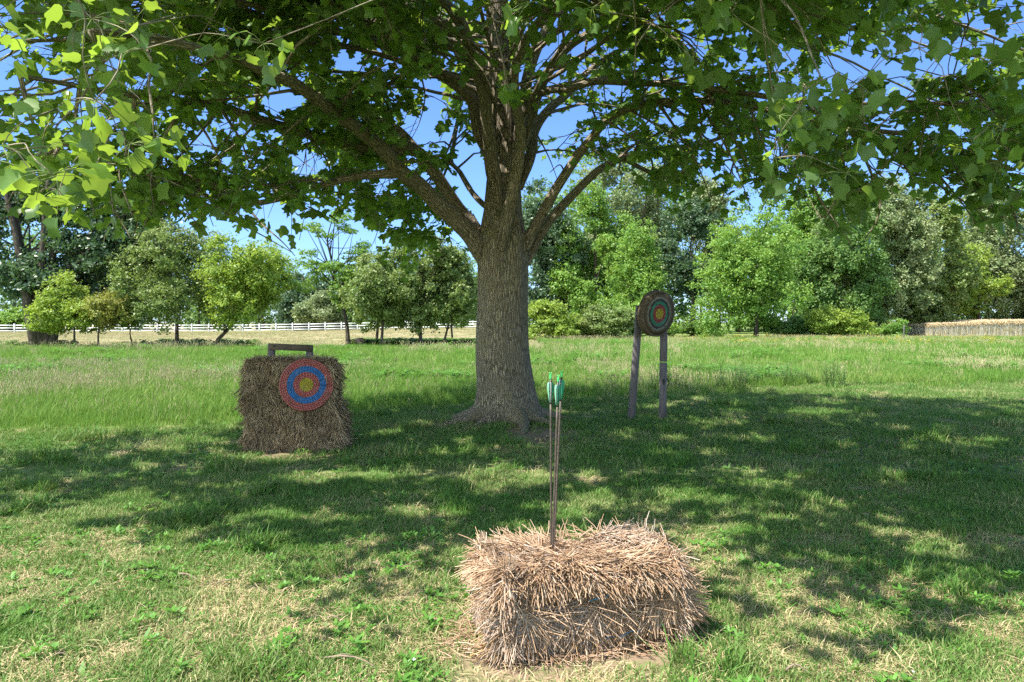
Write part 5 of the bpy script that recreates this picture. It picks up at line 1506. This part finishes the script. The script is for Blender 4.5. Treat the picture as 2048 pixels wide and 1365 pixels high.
# wood on the right: trees one can tell apart
g_w = 'trees along the wood on the right'
W = [('woodland_tree', 'dark blue-green tree just right of the big trunk at the wood edge', (1110, 668), 88, (1045, 1175, 330, 665), 'dark', 61, 22000, 0.36, 0.3, 20, 'dome', 0.34),
     ('woodland_tree', 'tall mid green tree with feathery top, second from the big trunk', (1190, 668), 86, (1120, 1262, 375, 660), 'bright', 62, 22000, 0.34, 0.28, 20, 'round', 0.34),
     ('woodland_tree', 'tallest pale grey-green tree behind the others right of the big trunk', (1255, 664), 102, (1165, 1345, 300, 640), 'pale', 63, 26000, 0.42, 0.35, 22, 'round', 0.34),
     ('woodland_tree', 'light green pyramid-shaped tree standing behind the round target on posts', (1272, 672), 77, (1192, 1345, 455, 672), 'bright', 64, 17000, 0.28, 0.2, 20, 'cone', 0.36),
     ('woodland_tree', 'sparse dark tree with visible tall trunk right of the round target', (1384, 672), 84, (1325, 1440, 395, 620), 'dark', 65, 9000, 0.34, 0.22, 16, 'round', 0.34),
     ('woodland_tree', 'pale thin-crowned tree behind the gap right of the target stand', (1430, 664), 100, (1350, 1480, 370, 620), 'pale', 66, 12000, 0.4, 0.25, 16, 'round', 0.36),
     ('woodland_tree', 'light green tree with a bare lower trunk at the middle of the right-hand wood', (1512, 678), 74, (1402, 1615, 425, 655), 'bright', 67, 22000, 0.28, 0.24, 24, 'dome', 0.32),
     ('woodland_tree', 'dark green tree hidden behind the light green tree with bare lower trunk', (1590, 668), 92, (1530, 1680, 385, 668), 'bright', 68, 18000, 0.38, 0.28, 18, 'round', 0.36),
     ('woodland_tree', 'dark full tree reaching the ground left of the pale spreading tree', (1670, 672), 84, (1600, 1760, 400, 672), 'mid', 69, 21000, 0.34, 0.28, 20, 'dome', 0.34),
     ('woodland_tree', 'pale green spreading tree with light leaf tufts, high crown on the right', (1752, 668), 88, (1655, 1850, 375, 655), 'pale', 70, 24000, 0.36, 0.3, 24, 'round', 0.32),
     ('woodland_tree', 'yellowish pale tree with drooping leaf fans behind the thin stake', (1850, 668), 90, (1775, 1935, 385, 665), 'olive', 71, 22000, 0.38, 0.3, 22, 'round', 0.32),
     ('woodland_tree', 'low yellow-green round tree above the left end of the grain', (1960, 668), 96, (1895, 2018, 505, 650), 'lime', 72, 13000, 0.34, 0.24, 14, 'round', 0.38),
     ('woodland_tree', 'tall grey-green tree above the grain at the right edge', (1975, 664), 108, (1890, 2075, 380, 640), 'pale', 73, 22000, 0.44, 0.3, 20, 'round', 0.34),
     ('woodland_tree', 'dark tree at the extreme right edge behind the grain', (2075, 668), 104, (2010, 2180, 400, 660), 'pale', 74, 18000, 0.42, 0.3, 18, 'dome', 0.36)]
for nm, lab, foot, d, cr, mt, sd, n, ls, tr_, nb, shp, bl in W:
    far_tree(nm, lab, g_w, foot, d, cr, mt, sd, n, ls, tr_, nb, shp, (), bl, 0.8)

g_b = 'shrubs along the edges of the wood'
for lab, foot, d, cr, mt, sd, n in (('pale leafy bush at the right side of the big trunk', (1105, 682), 66, (1050, 1165, 598, 684), 'lime', 81, 8000),
                                    ('broad olive bush below the mid green tree, left of the target stand', (1190, 682), 67, (1140, 1262, 606, 684), 'olive', 82, 8000),
                                    ('bright bush under the pyramid-shaped tree behind the target posts', (1275, 678), 70, (1225, 1335, 612, 680), 'bright', 83, 7000),
                                    ('low dark bush between target stand and bare-trunked tree', (1400, 674), 84, (1360, 1425, 632, 674), 'mid', 84, 3500),
                                    ('green bush at the right foot of the bare-trunked tree', (1580, 677), 76, (1545, 1630, 622, 679), 'mid', 85, 6000),
                                    ('yellow-green bush left of the thin stake', (1675, 678), 74, (1615, 1735, 606, 680), 'lime', 86, 8000),
                                    ('small low bush beside the thin stake', (1775, 674), 80, (1740, 1815, 640, 676), 'bright', 87, 3500)):
    far_tree('shrub', lab, g_b, foot, d, cr, mt, sd, n, 0.25, 0.06, 12, 'dome', (), 0.40, 0.8, cat='shrub')
g_f = 'trees and bushes beyond the white fence'
for nm, lab, foot, d, cr, mt, sd, n, cat in (('fence_bush', 'bright green bush behind the fence at the left edge', (20, 660), 124, (-40, 70, 620, 664), 'bright', 91, 5000, 'shrub'),
                                             ('far_shrub', 'grey-green rounded bush behind the fence below the feathery tree', (640, 660), 126, (600, 690, 588, 655), 'pale', 92, 8000, 'shrub'),
                                             ('far_tree', 'dark tree beyond the fence right of the leaning tree', (605, 658), 134, (555, 660, 505, 650), 'dark', 93, 12000, 'tree'),
                                             ('far_tree', 'dark tree beyond the fence between big dark tree and olive tree', (270, 660), 136, (200, 335, 470, 655), 'dark', 94, 14000, 'tree')):
    far_tree(nm, lab, g_f, foot, d, cr, mt, sd, n, 0.5, 0.3, 14, 'dome', (), 0.40, 0.8, cat=cat)


def woodland():
    """the closed mass of trees further back, which reads as one"""
    r = np.random.default_rng(99)
    G = Geo(); T = Geo()
    for x0, x1, d, tops, n, ls in ((-260, 985, 150, ([-260, 100, 230, 330, 420, 600, 660, 760, 940, 985], [400, 420, 460, 485, 500, 505, 545, 550, 530, 510]), 60000, 0.60),
                                   (1040, 2330, 118, ([1040, 1150, 1250, 1400, 1550, 1700, 1900, 2100, 2330], [350, 335, 310, 385, 380, 362, 365, 370, 370]), 90000, 0.52)):
        blobs = []
        for q in range(420):
            px = r.uniform(x0, x1); top = np.interp(px, *tops)
            if 1395 < px < 1470: top = 520
            bot = 668 if not (1385 < px < 1480) else 610
            py = top + (bot - top) * r.uniform(0, 1) ** 0.75
            dd = d + r.uniform(-8, 16)
            c = P(px, py, dd); rad = r.uniform(1.4, 2.8) * d / 120
            c[2] = max(c[2], 0.3)
            blobs.append((c, np.array([rad * 1.1, rad, rad * 1.1])))
        tree_leaves(G, r, blobs, n, ls)
        for q in range(70):
            px = r.uniform(x0, x1); dd = d + r.uniform(-7, 6); b = P(px, 645, dd); b[2] = -0.2
            h = r.uniform(6, 11); v, f, c = btubes(np.array([[b, b + [r.normal(0, .3), 0, h * .5], b + [r.normal(0, .6), 0, h]]]), np.array([[0.22, 0.17, 0.08]]), 7); T.add(v, f, 0, c)
    o = tag(G.build('woodland', [LM['mid']]), 'dark closed mass of trees at the back of the field', 'woodland', kind='stuff')
    o2 = tag(T.build('woodland_trunks', [M_tb]), 'grey trunks standing inside the dark wood at the back', 'woodland', kind='stuff')


woodland()


# ------------------------------------------------------------------ white fence
def fence():
    m = flat_mat('white_paint', (0.78, 0.78, 0.78), 0.5, 0.08, 2.0)
    A, B = P(-120, HZ, 106.0), P(965, HZ, 118.0)
    A[2] = B[2] = 0
    n = 33
    t = thing('fence', A, 'long white post and rail fence across the far side of the hay field', 'fence')
    pts = [A + (B - A) * k / (n - 1) for k in range(n)]
    for p in pts: p[2] = float(gz(p[0], p[1]))
    dv = (B - A) / np.linalg.norm(B - A); nv = np.array([-dv[1], dv[0], 0])
    for p in pts:
        G = Geo(); v, f = box(p + np.array([0, 0, 0.66]), dv * 0.075, nv * 0.075, np.array([0, 0, 0.70]), 0.01); G.add(v, f)
        v, f = box(p + np.array([0, 0, 1.385]), dv * 0.095, nv * 0.095, np.array([0, 0, 0.025]), 0.008); G.add(v, f)
        G.build('post', [m], t)
    for h in (0.34, 0.74, 1.14):
        G = Geo()
        for a, b in zip(pts[:-1], pts[1:]):
            a2, b2 = a + dv * 0.075, b - dv * 0.075; mid = (a2 + b2) / 2
            v, f = box(mid + np.array([0, 0, h]), (b2 - a2) / 2, nv * 0.025, np.array([0, 0, 0.075])); G.add(v, f)
        G.build('rail', [m], t)


fence()


# ------------------------------------------------------------------ small things
def stone(name, px, py, d, sx, sy, sz, c, label, seed):
    r = np.random.default_rng(seed)
    f = P(px, py, d); f[2] = float(gz(f[0], f[1]))
    nu, nv = 14, 9
    U, Vv = np.meshgrid(np.linspace(0, 2 * np.pi, nu, endpoint=False), np.linspace(0.02, np.pi - 0.02, nv))
    d_ = np.stack([np.cos(U) * np.sin(Vv), np.sin(U) * np.sin(Vv), np.cos(Vv)], -1).reshape(-1, 3)
    k = 1 + 0.25 * np.sin(d_[:, 0] * 3 + seed) * np.cos(d_[:, 2] * 4 + seed) + 0.12 * np.sin(d_[:, 1] * 7 + seed)
    V = f + d_ * k[:, None] * np.array([sx, sy, sz]) + np.array([0, 0, sz * 0.4])
    i = np.arange(nu * nv).reshape(nv, nu)
    q = np.stack([i[:-1], np.roll(i[:-1], -1, 1), np.roll(i[1:], -1, 1), i[1:]], -1).reshape(-1, 4)
    G = Geo(); G.add(V, q); o = G.build(name, [flat_mat(name + '_' + str(seed), c, 0.9, 0.5, 6, 0.2, 0.6)], smooth=False)
    tag(o, label, 'stone')


stone('boulder', 722, 690, 47.5, 0.42, 0.35, 0.42, (0.045, 0.038, 0.034), 'dark pointed boulder between the orchard trunks', 4)
stone('stone', 688, 696, 45.2, 0.20, 0.16, 0.15, (0.36, 0.31, 0.29), 'small pale stone at the foot of the feathery tree', 7)
stone('dark_clod', 1620, 879, 9.9, 0.055, 0.045, 0.02, (0.05, 0.04, 0.03), 'dark flat clod lying in the shaded lawn on the right', 9)


def twig(px0, py0, px1, py1, label, seed, rad=0.005, c=(0.26, 0.20, 0.14)):
    r = np.random.default_rng(seed)
    def gp(px, py):
        d = FPX * CAMH / (py - HZ); p = P(px, py, d); p[2] = gz(p[0], p[1]) + 0.03; return p
    a, b = gp(px0, py0), gp(px1, py1)
    u = np.linspace(0, 1, 9)[:, None]
    pt = a + (b - a) * u + np.array([-(b - a)[1], (b - a)[0], 0]) * (0.07 * np.sin(u * 5 + seed)) + np.array([0, 0, 0.02]) * np.sin(u * 7 + seed)
    G = Geo(); v, f, cc = btubes(pt[None], np.linspace(rad, rad * 0.5, 9)[None], 7); G.add(v, f, 0, cc)
    j = pt[4]; e = j + (b - a) * 0.18 + np.array([-(b - a)[1], (b - a)[0], 0]) * 0.15
    v, f, cc = btubes(np.array([[j, (j + e) / 2 + [0, 0, 0.01], e]]), np.array([[rad * 0.6, rad * 0.5, rad * 0.3]]), 6); G.add(v, f, 0, cc)
    tag(G.build('fallen_twig', [bpy.data.materials.get('twig_bark') or flat_mat('twig_bark', c, 0.85, 0.4, 40)], smooth=True), label, 'twig', 'fallen twigs on the lawn')


twig(352, 1166, 470, 1174, 'long bent pale twig on the sunny lawn, left of the middle', 1, 0.006)
twig(745, 1141, 852, 1136, 'straight twig at the edge of the shade left of the foreground bale', 2, 0.005)
twig(596, 1300, 745, 1352, 'longest twig, lying slanted near the bottom edge left of the bale', 3, 0.006)
twig(78, 1330, 150, 1327, 'short pale twig in the bottom left corner', 4, 0.004)
twig(640, 1245, 700, 1262, 'thin dark twig half hidden in the grass above the longest twig', 5, 0.004)
twig(1570, 1352, 1650, 1356, 'pale twig at the bottom edge right of the bale', 6, 0.005)
twig(1725, 1042, 1770, 1047, 'thin twig in the shaded grass at the right', 7, 0.004)


def stake():
    b = P(1808, 684, 59.5); b[2] = 0
    t = P(1808, 650, 59.5)
    G = Geo(); v, f = box((b + t) / 2, np.array([0.035, 0, 0]), np.array([0, 0.02, 0]), np.array([0, 0, (t - b)[2] / 2]), 0.006); G.add(v, f)
    v, f = box(t + np.array([0, 0, 0.02]), np.array([0.05, 0, 0]), np.array([0, 0.03, 0]), np.array([0, 0, 0.02]), 0.006); G.add(v, f)
    tag(G.build('stake', [M_wood]), 'thin grey stake at the far edge of the meadow left of the grain', 'stake')


stake()


def ground_cover():
    T = []
    for k in range(3):
        ps = []
        for j in range(14):
            v, q = leafy(r, 6, 0.22, 0.11, 0.6, z0=0.05 + 0.03 * j); ps.append((v + np.array([r.normal(0, 0.25), r.normal(0, 0.25), 0]), [q], [0]))
        T.append(merge(ps))
    n = 900
    x = r.uniform(-10.8, -2.6, n); y = 47.5 + r.uniform(0, 1, n) * 5.5
    x2 = r.uniform(-25, -18, 110); y2 = 49.5 + r.normal(0, 1.2, 110)
    x3 = r.uniform(-34, -28, 60); y3 = r.uniform(45.3, 47, 60)
    x = np.concatenate([x, x2, x3]); y = np.concatenate([y, y2, y3]); n = len(x)
    pts = np.stack([x, y, gz(x, y)], -1); rot = np.stack([0 * x, 0 * x, r.uniform(0, 6.28, n)], -1)
    stuff('ground_cover', 'dark leafy ground cover under the orchard trees', 'ground cover', T, [LM['mid']], pts, r.integers(0, 3, n), rot, r.uniform(0.4, 1.0, n))


ground_cover()


def edge_weeds():
    """tall dark leafy weeds at the near edge of the meadow"""
    T = []
    for k in range(3):
        ps = []
        for j in range(7):
            c = np.array([r.normal(0, 0.10), r.normal(0, 0.10), 0]); h = r.uniform(0.35, 0.75)
            e = c + np.array([r.normal(0, 0.10), r.normal(0, 0.10), h])
            v, f, _ = btubes(np.array([[c, (c + e) / 2, e]]), np.array([[0.006, 0.005, 0.003]]), 4, False); ps.append((v, f, [1]))
            for z in np.linspace(0.25, 1, 8):
                v, q = leafy(r, 3, 0.11, 0.035, 0.3, curl=0.6); ps.append((v + c + (e - c) * z, [q], [0]))
        T.append(merge(ps))
    C_ = [(1340, 785), (1390, 775), (1480, 775), (1500, 770), (1560, 772), (1610, 770), (1660, 775), (1450, 776)]
    pts = []
    for px, py in C_:
        for q in range(5):
            d = FPX * CAMH / (py + r.normal(0, 5) - HZ); p = P(px + r.normal(0, 16), py, d); p[2] = gz(p[0], p[1]); pts.append(p)
    pts = np.array(pts); n = len(pts)
    rot = np.stack([0 * pts[:, 0], 0 * pts[:, 0], r.uniform(0, 6.28, n)], -1)
    stuff('meadow_weeds', 'tall dark leafy weeds along the near edge of the meadow', 'weeds', T, [LM['mid'], M_petiole], pts, r.integers(0, 3, n), rot, r.uniform(0.5, 1.0, n))


edge_weeds()

# ------------------------------------------------------------------ light, sky, camera
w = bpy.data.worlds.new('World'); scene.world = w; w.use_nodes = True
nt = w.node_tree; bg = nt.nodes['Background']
sky = nt.nodes.new('ShaderNodeTexSky'); sky.sky_type = 'NISHITA'; sky.sun_disc = False
el = math.asin(SUN[2]); az = math.atan2(SUN[0], SUN[1])
sky.sun_elevation = el; sky.sun_rotation = az
sky.air_density = 1.0; sky.dust_density = 0.3; sky.ozone_density = 2.0; sky.altitude = 200
# deep blue away from the sun; sun side tinted brighter, added to fill shade
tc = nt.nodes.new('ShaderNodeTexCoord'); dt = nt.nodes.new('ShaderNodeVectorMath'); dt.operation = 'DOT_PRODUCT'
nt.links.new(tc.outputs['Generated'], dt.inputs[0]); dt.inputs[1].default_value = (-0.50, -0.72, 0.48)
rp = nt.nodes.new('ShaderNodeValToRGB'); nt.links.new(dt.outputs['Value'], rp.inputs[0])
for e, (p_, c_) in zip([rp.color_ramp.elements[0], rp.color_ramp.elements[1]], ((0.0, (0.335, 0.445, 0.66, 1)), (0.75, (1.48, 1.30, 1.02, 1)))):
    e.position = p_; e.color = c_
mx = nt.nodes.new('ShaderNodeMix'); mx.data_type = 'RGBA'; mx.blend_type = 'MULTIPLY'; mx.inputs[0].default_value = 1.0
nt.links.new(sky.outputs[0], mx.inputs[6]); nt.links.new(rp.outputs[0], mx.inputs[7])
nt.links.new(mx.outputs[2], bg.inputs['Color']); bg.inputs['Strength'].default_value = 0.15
sl = bpy.data.lights.new('sun', 'SUN'); sl.energy = 4.2; sl.angle = R(0.53); sl.color = (1.0, 0.95, 0.86)
so = bpy.data.objects.new('sun', sl); COL.objects.link(so)
so.rotation_euler = Vector((-SUN[0], -SUN[1], -SUN[2])).to_track_quat('-Z', 'Y').to_euler(); so.location = (-20, -5, 40)

cam = bpy.data.cameras.new('camera'); co = bpy.data.objects.new('camera', cam); COL.objects.link(co)
co.location = (0, 0, CAMH); co.rotation_euler = (R(90), 0, 0)
cam.sensor_width = 36; cam.lens = FPX / 2048 * 36
cam.shift_y = -(1365 / 2 - HZ) / 2048
cam.clip_start = 0.05; cam.clip_end = 6000
scene.camera = co
vs = scene.view_settings
vs.view_transform = 'Standard'; vs.look = 'None'; vs.exposure = 1.48; vs.gamma = 1.0
cy = scene.cycles
cy.max_bounces = 10; cy.diffuse_bounces = 7; cy.transmission_bounces = 7; cy.glossy_bounces = 2; cy.transparent_max_bounces = 4
cy.caustics_reflective = False; cy.caustics_refractive = False
cy.sample_clamp_indirect = 6.0
cy.use_adaptive_sampling = False; cy.use_denoising = False; cy.denoiser = 'OPENIMAGEDENOISE'; cy.denoising_input_passes = 'RGB_ALBEDO_NORMAL'; cy.denoising_prefilter = 'ACCURATE'
scene.render.filter_size = 1.2
